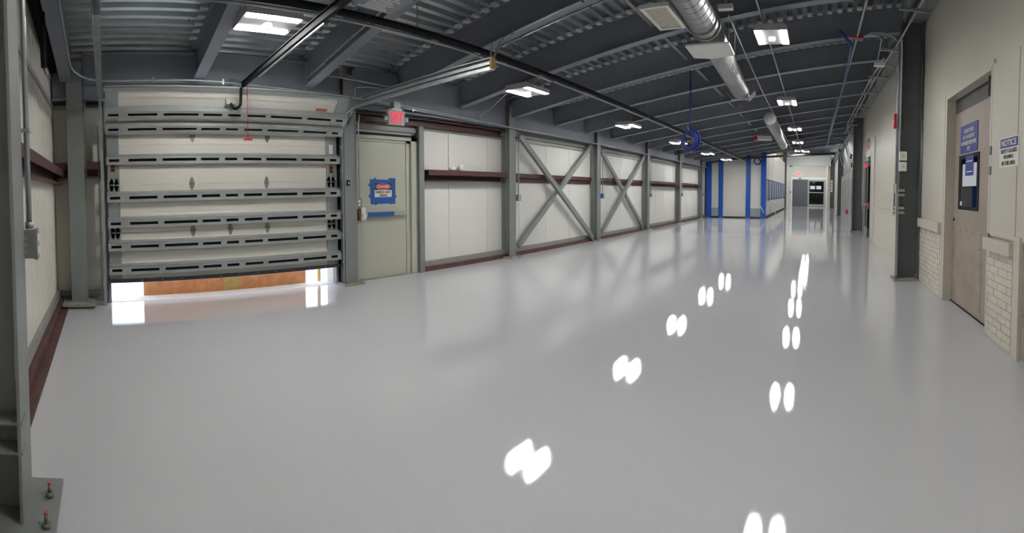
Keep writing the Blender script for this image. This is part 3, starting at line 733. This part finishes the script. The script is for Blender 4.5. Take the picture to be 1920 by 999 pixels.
pipe('conduit', [(-2.6, -.335, JB(-2.6) + .02), (-5.2, -.335, JB(-5.2) + .01), (-5.43, -.17, 2.735), (-5.45, .10, 2.715), (-5.45, 1.2, 2.725), (-5.45, 3.2, 2.65), (-5.45, 5.0, 2.585), (-5.45, 7.0, 2.525), (-5.45, 11.0, 2.53), (-5.45, 21, 2.53)], .013, 'galv', 'bright conduit strapped along the eave girder from the corner over the dock door', rad=.25, clips=[(-5.45, .64, 2.72), (-5.45, 1.5, 2.715), (-5.45, 2.6, 2.67)])
pipe('conduit', [(-5.47, 4.10, 2.58), (-5.47, 4.4, 2.58), (-5.47, 6.3, 2.52)], .011, 'galv', 'second conduit running from the exit sign toward the braced bay', clips=[(-5.47, 4.45, 2.58), (-5.47, 5.9, 2.535)])
pipe('conduit', [(-5.46, 3.40, 2.66), (-5.46, 3.40, 2.80), (-5.46, 3.75, 2.83), (-5.46, 4.2, 2.80)], .010, 'galv', 'bent conduit looping over the column by the exit sign', rad=.12)
pipe('conduit', [(-5.46, 6.02, 2.58), (-5.46, 5.95, 2.64), (-5.35, 6.05, 2.72), (-4.3, 5.5, 2.92)], .011, 'galv', 'bent conduit climbing from the eave conduit to the light past the track', rad=.12)
pipe('conduit', [(-5.42, 2.63, 2.83), (-5.0, 2.63, 2.89), (-2.6, 2.63, 3.28)], .011, 'galv', 'conduit clipped along the bottom of the third roof joist', clips=[(-4.9, 2.63, 2.90)])
pipe('conduit', [(-5.42, 2.9, 2.90), (-5.42, 4.0, 2.86), (-5.42, 4.1, 2.86)], .011, 'galv', 'short conduit ending in a grey box under the deck behind the track', rad=.05)
box('junction_box', 'boxgrey', bpy.data.objects[[o.name for o in bpy.data.objects if o.get('label', '').startswith('short conduit ending')][0]], -5.46, -5.40, 4.1, 4.22, 2.80, 2.92)
for jy, sx, lab in ((4.14, -3.3, 'fourth'), (7.02, -3.0, 'sixth')):
    for q, dy in enumerate((.085,) if jy > 5 else (-.085, .085)):
        pipe('conduit', [(-4.2, jy + dy, JB(-4.2) - .01), (1.0, jy + dy, JB(1.0) - .01)], .011, 'galv', f'thin conduit clipped {"on the near edge" if dy < 0 else "under the far edge"} of the {lab} roof joist', clips=[(x_, jy + dy, JB(x_) - .01) for x_ in (-3.2, -2.3, -1.0)])
pipe('conduit', [(-5.43, 3.455, 2.42), (-5.47, 3.455, 2.30), (-5.47, 3.455, 1.24)], .010, 'galv', 'vertical conduit dropping to the outlet box left of the exit door', rad=.06, clips=[(-5.47, 3.455, 1.6)])
for k, (yy, lab) in enumerate(((7.10, 'at the near end of the first cross brace'), (10.74, 'between the two cross braces'), (14.36, 'at the far end of the second cross brace'), (18.0, 'second before the booth'), (21.6, 'right beside the booth'))):
    t = pipe('conduit', [(-5.47, yy, 2.53), (-5.47, yy, 1.24)], .010, 'galv', f'vertical conduit on the column {lab}')
    t = thing('outlet_box', (-5.47, yy, 1.12), f'{"blue taped" if k == 1 else "grey metal"} outlet box on the column {lab}', 'outlet')
    m = MB(); m.box(-5.535, -5.44, yy - .045, yy + .045, 1.12, 1.24); m.build('body', 'tape' if k == 1 else 'boxgrey', t)
    for zz in (1.155, 1.205): MB().cyl((-5.44, yy, zz), (.003, 0, 0), .016, 10).build('socket', 'signwhite', t)

# overhead runs right of the duct
pipe('conduit', [(-1.07, 5.3, 3.40), (-1.15, 9, 3.40), (-1.22, 22, 3.40)], .010, 'galv', 'thin conduit running between the duct and the right light row', clips=[(-1.1, 7.0, 3.4)])
t = thing('junction_box', (-1.08, 5.15, 3.42), 'small white junction box at the start of the thin ceiling conduit', 'box'); box('case', 'white', t, -1.15, -.98, 5.08, 5.16, 3.39, 3.44); box('mount', 'galv', t, -1.08, -1.05, 5.10, 5.14, 3.44, 3.56)
pipe('conduit', [(-.72, 1.5, 3.50), (-.72, 6, 3.50), (-.74, 14, 3.50), (-.8, 22.5, 3.50)], .012, 'galv', 'conduit feeding the lights of the row right of the duct')
pipe('conduit', [(.56, 1.5, 3.60), (.55, 7, 3.60), (.47, 22, 3.60)], .016, 'galv', 'straight conduit carrying the red tag near the cream wall')
single('red_tag', MB().box(.46, .64, 6.60, 6.68, 3.575, 3.625), 'dullred', (.55, 6.64, 3.6), 'dull red tag box fixed on the straight conduit', 'tag')
t = pipe('blue_hose', [(.30, 6.75, 3.72), (.50, 6.95, 3.58), (.53, 9, 3.56), (.46, 14, 3.56), (.44, 18, 3.56)], .022, 'hose', 'blue air line running beside the straight tagged conduit', 'hose')
for k in range(9):
    yy = [4.1, 5.5, 7.1, 8.75, 10.2, 12.0, 13.4, 15, 17][k]
    t = thing('trapeze_hanger', (1.13, yy, 3.58), f'strut trapeze hanger over the cream wall, {ORD[k]} from the near end', 'hanger', 'trapeze hangers over the cream wall')
    box('strut_bar', 'galv', t, .96, 1.34, yy - .02, yy + .02, 3.575, 3.61)
    for sx in (1.0, 1.3): MB().cyl((sx, yy, 3.6), (0, 0, JB(sx) + .40 - 3.6), .006, 5).build('threaded_rod', 'bolt', t)
pipe('conduit', [(1.22, .6, 3.625), (1.20, 6.6, 3.625), (1.12, 9.0, 3.625), (1.06, 17.5, 3.625)], .016, 'galv', 'trapeze conduit nearer the cream wall')
pipe('conduit', [(1.10, 7.6, 3.625), (1.04, 9.0, 3.625), (.98, 15.2, 3.625), (1.2, 16.2, 3.2)], .016, 'galv', 'trapeze conduit farther from the cream wall', rad=.3)
pipe('conduit', [(1.19, 6.55, 3.63), (1.235, 6.72, 3.45), (1.235, 6.74, 1.98)], .014, 'galv', 'conduit dropping from the trapeze to the white boxes on the right column', rad=.15)
pipe('conduit', [(.75, 6.85, 3.74), (1.0, 6.92, 3.80), (1.23, 6.95, 3.70), (1.235, 6.98, 3.3), (1.235, 6.98, 1.5)], .011, 'galv', 'conduit curving off the sixth joist down the right column', rad=.15)
pipe('conduit', [(.72, 6.85, 3.72), (.95, 6.85, 3.70), (.98, 7.6, 3.55), (.98, 7.65, 3.50)], .011, 'galv', 'short bent conduit from the sixth joist into the white pull box', rad=.15)
t = thing('pull_box', (1.0, 7.55, 3.46), 'white pull box by the trapeze conduits near the right column', 'box'); box('case', 'white', t, .92, 1.10, 7.50, 7.62, 3.46, 3.51)
pipe('conduit', [(1.10, 7.56, 3.49), (1.25, 7.5, 3.46), (1.245, 7.12, 3.2), (1.245, 7.10, 2.0), (1.245, 7.10, 1.45)], .011, 'galv', 'conduit arching from the white pull box down the right column', rad=.2)
# boxes on the right column
for z0, lab in ((1.845, 'upper white switch box with round knob on the right column'), (1.685, 'lower white switch box with round knob on the right column')):
    t = thing('switch_box', (1.30, 6.80, z0), lab, 'switch'); box('case', 'signwhite', t, 1.245, 1.355, 6.76, 6.83, z0, z0 + .135)
    MB().cyl((1.305, 6.76, z0 + .068), (0, -.014, 0), .014, 12).build('knob', 'mortar', t)
t = thing('fire_alarm_box', (1.215, 7.0, 2.38), 'red alarm strobe box on the right column conduit', 'alarm')
box('case', 'red', t, 1.185, 1.235, 6.98, 7.08, 2.36, 2.58); box('strobe', 'signwhite', t, 1.165, 1.185, 7.0, 7.06, 2.42, 2.48)
t = thing('outlet_box', (1.22, 7.05, 1.36), 'white outlet box at the end of the right column conduits', 'outlet')
box('body', 'signwhite', t, 1.19, 1.25, 7.0, 7.1, 1.34, 1.50); box('stem', 'boxgrey', t, 1.215, 1.24, 7.03, 7.07, 1.14, 1.34)
t = thing('outlet_box', (1.22, 7.05, 1.02), 'lower double outlet box on the right column', 'outlet')
box('body', 'signwhite', t, 1.19, 1.25, 7.0, 7.1, 1.0, 1.14)
for zz in (1.04, 1.10): MB().cyl((1.22, 7.0, zz), (0, -.003, 0), .014, 10).build('socket', 'boxgrey', t)
for z0 in (1.30, 1.03): 
    t = thing('strut_bracket', (1.30, 6.80, z0), f'{"upper" if z0 > 1.2 else "lower"} metal strut clamp across the right column flange', 'bracket'); box('clamp', 'galv', t, 1.24, 1.34, 6.79, 6.83, z0, z0 + .04); box('clamp', 'galv', t, 1.24, 1.34, 6.79, 6.83, z0 + .07, z0 + .11)

# blue hose coils
t = thing('hose_coil', (-2.05, 7.12, 2.0), 'blue coiled air hose hanging in a ring from a roof joist', 'hose')
for k, (dr, dx, dy) in enumerate(((.0, 0, 0), (.015, .02, .03), (-.02, -.01, -.03), (.02, 0, .06), (-.01, .02, -.06))):
    m = MB(); m.torus((-2.05 + dx, 7.12 + dy, 2.15), (.18 + .08 * k, 1, .05 * k - .1), .145 + dr, .018, 30, 7); m.build('hose_loop', 'hose', t)
m = MB(); m.cyl((-2.045, 7.12, 2.29), (0, 0, JB(-2.045) - 2.29 + .02), .012, 8); m.build('drop_hose', 'hose', t)
MB().cyl((-2.10, 7.10, 2.40), (.06, .0, -.12), .006, 6).build('stick', 'galv', t); MB().cyl((-2.06, 7.10, 2.14), (.06, 0, -.06), .012, 8).build('fitting', 'galv', t)
t = thing('hose_coil', (-2.95, 22.4, 2.68), 'small dark blue hose coil on the booth corner under the dark pipe', 'hose')
for k in range(3): MB().torus((-2.95, 22.42 + .03 * k, 2.86), (.1, 1, .1 * k), .16, .03, 20, 6).build('hose_loop', 'hose', t)
box('hook', 'blue', t, -2.98, -2.92, 22.46, 22.72, 3.02, 3.06)

# ================================================================== RIGHT DOORS
d3 = thing('door_2', (1.70, 4.85, 0), 'beige personnel door with blue sign, paper notice and scuffed kick plate', 'door', kind='structure')
box('door_leaf', 'beige', d3, 1.715, 1.76, 4.03, 5.49, .01, 2.345)
m = MB(); m.box(1.60, 1.80, 5.49, 5.56, .001, 2.58).box(1.595, 1.64, 5.56, 5.64, .001, 2.62).box(1.603, 1.80, 3.99, 4.03, .001, 2.58).box(1.60, 1.80, 4.03, 5.49, 2.53, 2.58).box(1.598, 1.63, 3.96, 5.64, 2.56, 2.62); m.build('door_frame', 'cream', d3)
box('head_panel', 'darksteel', d3, 1.72, 1.80, 4.03, 5.49, 2.345, 2.53)
k_ = box('kick_plate', 'kick', d3, 1.711, 1.716, 4.45, 5.46, .03, .955)
for yy in (4.49, 4.72, 4.95, 5.18, 5.42):
    for zz in (.92,): MB().cyl((1.711, yy, zz), (-.003, 0, 0), .009, 8).build('screw', 'bolt', k_)
for zz in (.10, .27, .44, .60, .76):
    for yy in (4.49, 5.42): MB().cyl((1.711, yy, zz), (-.003, 0, 0), .009, 8).build('screw', 'bolt', k_)
m = MB(); m.box(1.705, 1.72, 4.58, 5.27, 1.165, 1.205).box(1.705, 1.72, 4.58, 5.27, 1.765, 1.81).box(1.705, 1.72, 4.58, 4.62, 1.205, 1.765).box(1.705, 1.72, 5.20, 5.27, 1.205, 1.765); m.build('window_frame', 'black', d3)
box('window_back', 'dark_fill', d3, 1.7135, 1.7155, 4.62, 5.20, 1.205, 1.765)
box('window_pane', 'glass', d3, 1.707, 1.709, 4.62, 5.20, 1.205, 1.765)
MB().cyl((1.715, 5.43, 1.03), (-.01, 0, 0), .018, 12).build('lock', 'black', d3)
m = MB(); m.box(1.66, 1.715, 4.05, 4.16, 2.10, 2.53); m.box(1.64, 1.70, 4.07, 4.13, 2.2, 2.35); m.build('closer_bracket', 'bolt', d3)
box('closer_arm', 'black', d3, 1.665, 1.715, 4.16, 4.26, 2.34, 2.53)
for zz in (1.72, 1.53, .90): box('hinge', 'bolt', d3, 1.590, 1.603, 3.955, 3.995, zz, zz + .08)
box('weather_strip', 'black', d3, 1.70, 1.76, 4.03, 5.49, .001, .01)
t = thing('paper_notice', (1.703, 4.85, 1.45), 'white paper with blue heading taped inside the beige door window', 'notice')
box('sheet', 'paper', t, 1.7045, 1.7055, 4.64, 5.12, 1.44, 1.70); box('blue_sheet', 'signblue', t, 1.7025, 1.7040, 4.74, 5.02, 1.56, 1.79)
box('sheet', 'paper', t, 1.7045, 1.7055, 5.12, 5.19, 1.215, 1.26)
for zz in (1.72, 1.60): box('print_line', 'paper', t, 1.7020, 1.7025, 4.78, 4.98, zz, zz + .012)
t = thing('door_sign', (1.71, 4.95, 1.83), 'blue do not enter sign above the beige door window', 'sign')
box('plate', 'signblue', t, 1.708, 1.714, 4.65, 5.24, 1.83, 2.16)
for s, zz, w in (('DO NOT ENTER', 2.085, .33), ('NOT AN AISLEWAY', 2.015, .40), ('AUTHORIZED PERSONNEL', 1.945, .52), ('ONLY', 1.878, .11)):
    text('lettering', s, (1.7065, 4.945, zz), (0, -1, 0), UZ, w, .046, 'signwhite', t, .01)
t = thing('notice_sign', (1.595, 3.56, 1.59), 'white notice sign about safety glasses with blue header', 'sign')
box('plate', 'signwhite', t, 1.598, 1.603, 3.365, 3.765, 1.585, 1.845); box('header', 'signblue', t, 1.597, 1.598, 3.38, 3.75, 1.755, 1.835)
text('lettering', 'NOTICE', (1.5955, 3.565, 1.795), (0, -1, 0), UZ, .31, .055, 'signwhite', t, .015)
for s, zz, w in (('SAFETY GLASSES', 1.725, .34), ('REQUIRED', 1.673, .20), ('IN THIS AREA', 1.621, .28)):
    text('lettering', s, (1.597, 3.565, zz), (0, -1, 0), UZ, w, .036, 'signblack', t, .012)
# glazed aisle door
d4 = thing('door_3', (1.66, 14.4, 0), 'aluminium framed glazed aisle door with red push bar beyond the right column', 'door', kind='structure')
m = MB(); m.box(1.60, 1.72, 13.40, 13.47, .001, 2.6).box(1.60, 1.72, 15.30, 15.38, .001, 2.6).box(1.60, 1.72, 13.47, 15.30, 2.38, 2.6).box(1.62, 1.70, 14.38, 14.42, .001, 2.38); m.build('frame', 'alu', d4)
m = MB(); m.box(1.63, 1.68, 13.50, 13.62, .01, 2.36).box(1.63, 1.68, 14.24, 14.36, .01, 2.36).box(1.63, 1.68, 13.62, 14.24, .01, .25).box(1.63, 1.68, 13.62, 14.24, 2.2, 2.36); m.build('door_leaf', 'black', d4)
m = MB(); m.box(1.63, 1.68, 14.44, 14.54, .01, 2.36).box(1.63, 1.68, 15.18, 15.28, .01, 2.36).box(1.63, 1.68, 14.54, 15.18, .01, .25).box(1.63, 1.68, 14.54, 15.18, 2.2, 2.36); m.box(1.60, 1.63, 14.5, 15.2, .95, 1.02); m.build('door_leaf', 'alu', d4)
for a in (13.62, 14.54): box('glass_pane', 'glassdark', d4, 1.652, 1.656, a, a + .62 + .02, .25, 2.2)
box('push_bar', 'red', d4, 1.575, 1.63, 13.55, 13.75, .88, 1.06)
box('closer', 'black', d4, 1.58, 1.62, 13.6, 14.0, 2.40, 2.47)
box('backing', 'darkleaf', d4, 1.95, 1.99, 13.4, 15.4, .001, 2.6)
t = thing('exit_sign', (1.50, 14.0, 2.75), 'small red exit sign above the glazed aisle door', 'sign')
box('housing', 'signwhite', t, 1.50, 1.60, 13.95, 14.05, 2.72, 2.95); box('face', 'redglow', t, 1.49, 1.50, 13.955, 14.045, 2.75, 2.85); box('arm', 'boxgrey', t, 1.56, 1.62, 13.98, 14.02, 2.95, 3.05)
t = thing('exit_sign', (1.50, 15.2, 2.2), 'small red exit plate inside the aisle door glass', 'sign'); box('face', 'redglow', t, 1.57, 1.60, 14.75, 14.95, 2.22, 2.32)

# electrical gear past the second right column
t = thing('electrical_cabinet', (1.52, 21.5, 0), 'grey electrical cabinets between the dark columns of the right wall', 'cabinet')
for k in range(4): 
    c_ = box('cabinet_body', 'greypanel', t, 1.40, 1.59, 18.0 + k * 1.9, 19.75 + k * 1.9, .001, 2.25); box('cabinet_door', 'greytrim', c_, 1.39, 1.40, 18.1 + k * 1.9, 19.65 + k * 1.9, .4, 1.95)
box('red_handle', 'red', t, 1.30, 1.39, 19.6, 19.75, .45, .62)
random.seed(3)
for k in range(7):
    yy = 18.3 + k * .95; xx = 1.18 + .04 * (k % 3)
    pipe('conduit', [(xx - .45, yy + .5, 3.62 - .08 * (k % 3)), (xx, yy + .2, 3.55 - .1 * (k % 2)), (xx + .1, yy, 3.0), (1.45, yy, 2.7), (1.45, yy, 2.255)], .017, 'galv', f'grey conduit drop above the electrical cabinets, {ORD[k]} from the dark column', rad=.2, group='conduit drops at the electrical cabinets')
for k, (yy, zz, mm, lab) in enumerate(((17.6, 2.35, 'red', 'small red alarm on the wall past the aisle door'), (18.3, 2.75, 'hose', 'small blue bundle hanging among the conduit drops'), (16.4, 1.55, 'signwhite', 'white switch plate on the wall past the aisle door'))):
    single('wall_box', MB().box(1.33, 1.42, yy, yy + .14, zz, zz + .18), mm, (1.35, yy, zz), lab, 'box')

# ================================================================== BOOTH
YF = 22.8
t = thing('clean_booth', (-4.0, YF, 0), 'blue and white modular booth filling the far end of the braced wall', 'booth')
H = 3.75
box('core', 'booth', t, -5.46, -2.64, YF + .12, 37.0, .08, H)
for a, b in ((-5.62, -5.36), (-4.985, -4.76), (-3.565, -3.34), (-2.80, -2.54)): box('blue_post', 'blue', t, a, b, YF - .05, YF + .12, .001, H)
box('blue_post', 'rubber', t, -5.72, -5.62, YF - .02, YF + .2, .001, H)
for a, b in ((-5.36, -4.985), (-3.34, -2.80)):
    box('front_panel', 'booth', t, a, b, YF + .02, YF + .12, .5, H); box('kick_panel', 'greypanel', t, a, b, YF + .015, YF + .12, .06, .5)
box('centre_door', 'booth', t, -4.76, -3.565, YF + .03, YF + .12, .06, 1.82); box('centre_panel', 'booth', t, -4.76, -3.565, YF + .04, YF + .12, 1.835, H)
box('floor_track', 'black', t, -5.36, -2.80, YF + .0, YF + .12, .001, .055)
yy = YF + .14; k = 0
while yy < 36.9:
    e = min(yy + 1.55, 37.0)
    box('side_panel', 'booth', t, -2.66, -2.60, yy + .01, e - .01, 2.02, H); box('side_panel', 'booth', t, -2.66, -2.60, yy + .01, e - .01, .10, .92)
    w = box('window_frame', 'blue', t, -2.66, -2.575, yy + .01, e - .01, .92, 2.02)
    box('window_pane', 'greypanel', w, -2.58, -2.568, yy + .10, e - .20, .98, 1.97)
    box('blue_fin', 'blue', w, -2.57, -2.545, e - .12, e - .04, .88, 2.0)
    yy = e
box('base_skirt', 'black', t, -2.66, -2.60, YF + .12, 37, .001, .10)
m = MB(); m.tube(fillet([(-2.50, 24.6, .30), (-2.32, 24.6, .72), (-2.30, 25.6, .72), (-2.30, 25.6, .1)], .12), .03, 8); m.build('white_handrail', 'signwhite', t)
m = MB(); m.tube([(-2.80, YF - .07, .62), (-2.62, YF - .07, .28)], .022, 6); m.build('white_tube', 'signwhite', t)
pt = pipe('fire_main', [(-4.3, 22.15, 2.94), (.55, 22.15, 3.25)], .05, 'firemain', 'dark maroon fire main crossing before the booth top', 'pipe')
m = MB(); m.cyl((.55, 22.15, 3.25), (.35, 0, .02), .075, 10); m.build('valve', 'maroon', pt)
for xx in (-3.9, -1.6, .3): MB().cyl((xx, 22.15, 2.97 + (xx + 4.3) * .064), (0, 0, JB(xx) + .4 - 2.97 - (xx + 4.3) * .064), .007, 5).build('hanger', 'bolt', pt)

# ================================================================== FAR END
wf = single('wall_far', MB().box(-5.95, -2.72, 45.0, 45.3, 0, 5.3).box(-2.72, -2.40, 45.0, 45.3, 0, 3.9).box(.95, 2.4, 45.0, 45.3, 0, 5.3).box(-2.40, .95, 45, 45.3, 2.75, 5.3), 'cream', (0, 0, 0), 'pale far wall around the sliding doors', 'wall', kind='structure')
single('trim_3', MB().box(-2.72, 1.25, 40.0, 40.2, 3.73, 4.62).box(-2.72, 1.25, 40.2, 45, 4.55, 4.62), 'white', (0, 0, 0), 'white soffit box hung before the sliding doors', 'soffit', kind='structure')
single('wall_far', MB().box(1.0, 1.26, 41.5, 45, 0, 4.55), 'cream', (0, 0, 0), 'pale return wall right of the sliding doors', 'wall', kind='structure')
t = thing('steel_column', (-2.85, 39.6, 0), 'dark far column at the booth end left of the sliding doors', 'column'); m = MB(); m.ext(wsec(.34, .34, .02, .014), (-2.80, 39.6, .03), (1, 0, 0), (0, 1, 0), (0, 0, 5.1)); m.build('shaft', 'column', t); box('base_plate', 'soil', t, -3.05, -2.55, 39.35, 39.85, .001, .03)
single('far_pier', MB().box(-3.35, -3.0, 38.0, 39.2, .001, 5.1), 'wood', (-3.2, 38.5, 0), 'tan pier between booth end and far column', 'pier')
d5 = thing('door_4', (-.8, 45, 0), 'sliding entrance doors with one charcoal leaf and one glazed leaf', 'door', kind='structure')
m = MB(); m.box(-2.52, -2.38, 44.93, 45.1, .001, 2.9).box(.92, 1.06, 44.93, 45.1, .001, 2.9).box(-2.38, .92, 44.93, 45.1, 2.66, 2.9); m.build('frame', 'white', d5)
box('charcoal_leaf', 'darkleaf', d5, -2.38, -.86, 45.0, 45.06, .02, 2.66)
m = MB(); m.box(-.86, -.70, 44.95, 45.02, .02, 2.66).box(.72, .90, 44.95, 45.02, .02, 2.66).box(-.70, .72, 44.95, 45.02, .02, .22).box(-.70, .72, 44.95, 45.02, 2.5, 2.66).box(-.70, .72, 44.95, 45.02, 1.35, 1.43); m.build('glazed_leaf', 'alu', d5)
box('glass_pane', 'glassdark', d5, -.70, .72, 44.98, 44.99, .22, 2.5)
box('sensor', 'black', d5, -1.8, -1.5, 44.88, 44.94, 2.72, 2.80)
for a in (-.62, .0): box('poster', 'paper', d5, a, a + .48, 44.965, 44.972, 1.72, 2.05)
single('card_reader', MB().box(-2.62, -2.52, 44.93, 45.0, 1.30, 1.50), 'black', (-2.57, 44.95, 1.3), 'black card reader left of the sliding doors', 'reader')
single('goods_shelf', MB().box(-.6, .5, 47.6, 48.0, .8, .86).box(-.55, -.2, 47.6, 47.95, .86, 1.2).box(-.1, .15, 47.6, 47.95, .86, 1.1).box(.2, .45, 47.6, 47.95, .86, 1.25).box(-.6, -.56, 47.6, 48, .001, .8).box(.46, .5, 47.6, 48, .001, .8), 'amber', (0, 47.8, 0), 'amber goods on a bench behind the glazed sliding leaf', 'shelf')
single('wall_far', MB().box(-5.95, 2.4, 50.2, 50.5, 0, 5.3), 'darkleaf', (0, 0, 0), 'dark back wall of the room behind the sliding doors', 'wall', kind='structure')
t = thing('exit_sign', (-1.78, 44.97, 3.05), 'red exit sign above the sliding doors', 'sign'); box('housing', 'signwhite', t, -2.06, -1.50, 44.90, 45.0, 3.04, 3.37); text('lettering', 'EXIT', (-1.78, 44.895, 3.205), (1, 0, 0), UZ, .46, .24, 'redglow', t, .03, .003)
for k in range(2): box('lamp_head', 'signwhite', t, -2.18 + k * .70, -2.06 + k * .70, 44.9, 44.98, 3.14, 3.26)
for k in range(4):
    single('switch_plate', MB().box(1.25, 1.42, 39.755, 39.796, 1.45 + k * .27, 1.67 + k * .27), 'signwhite', (1.4, 39.68, 1.45 + k * .27), f'white switch plate on the thin far column, {["lowest", "second from bottom", "third from bottom", "topmost"][k]} of the four', 'switch', 'switch plates on the far column')
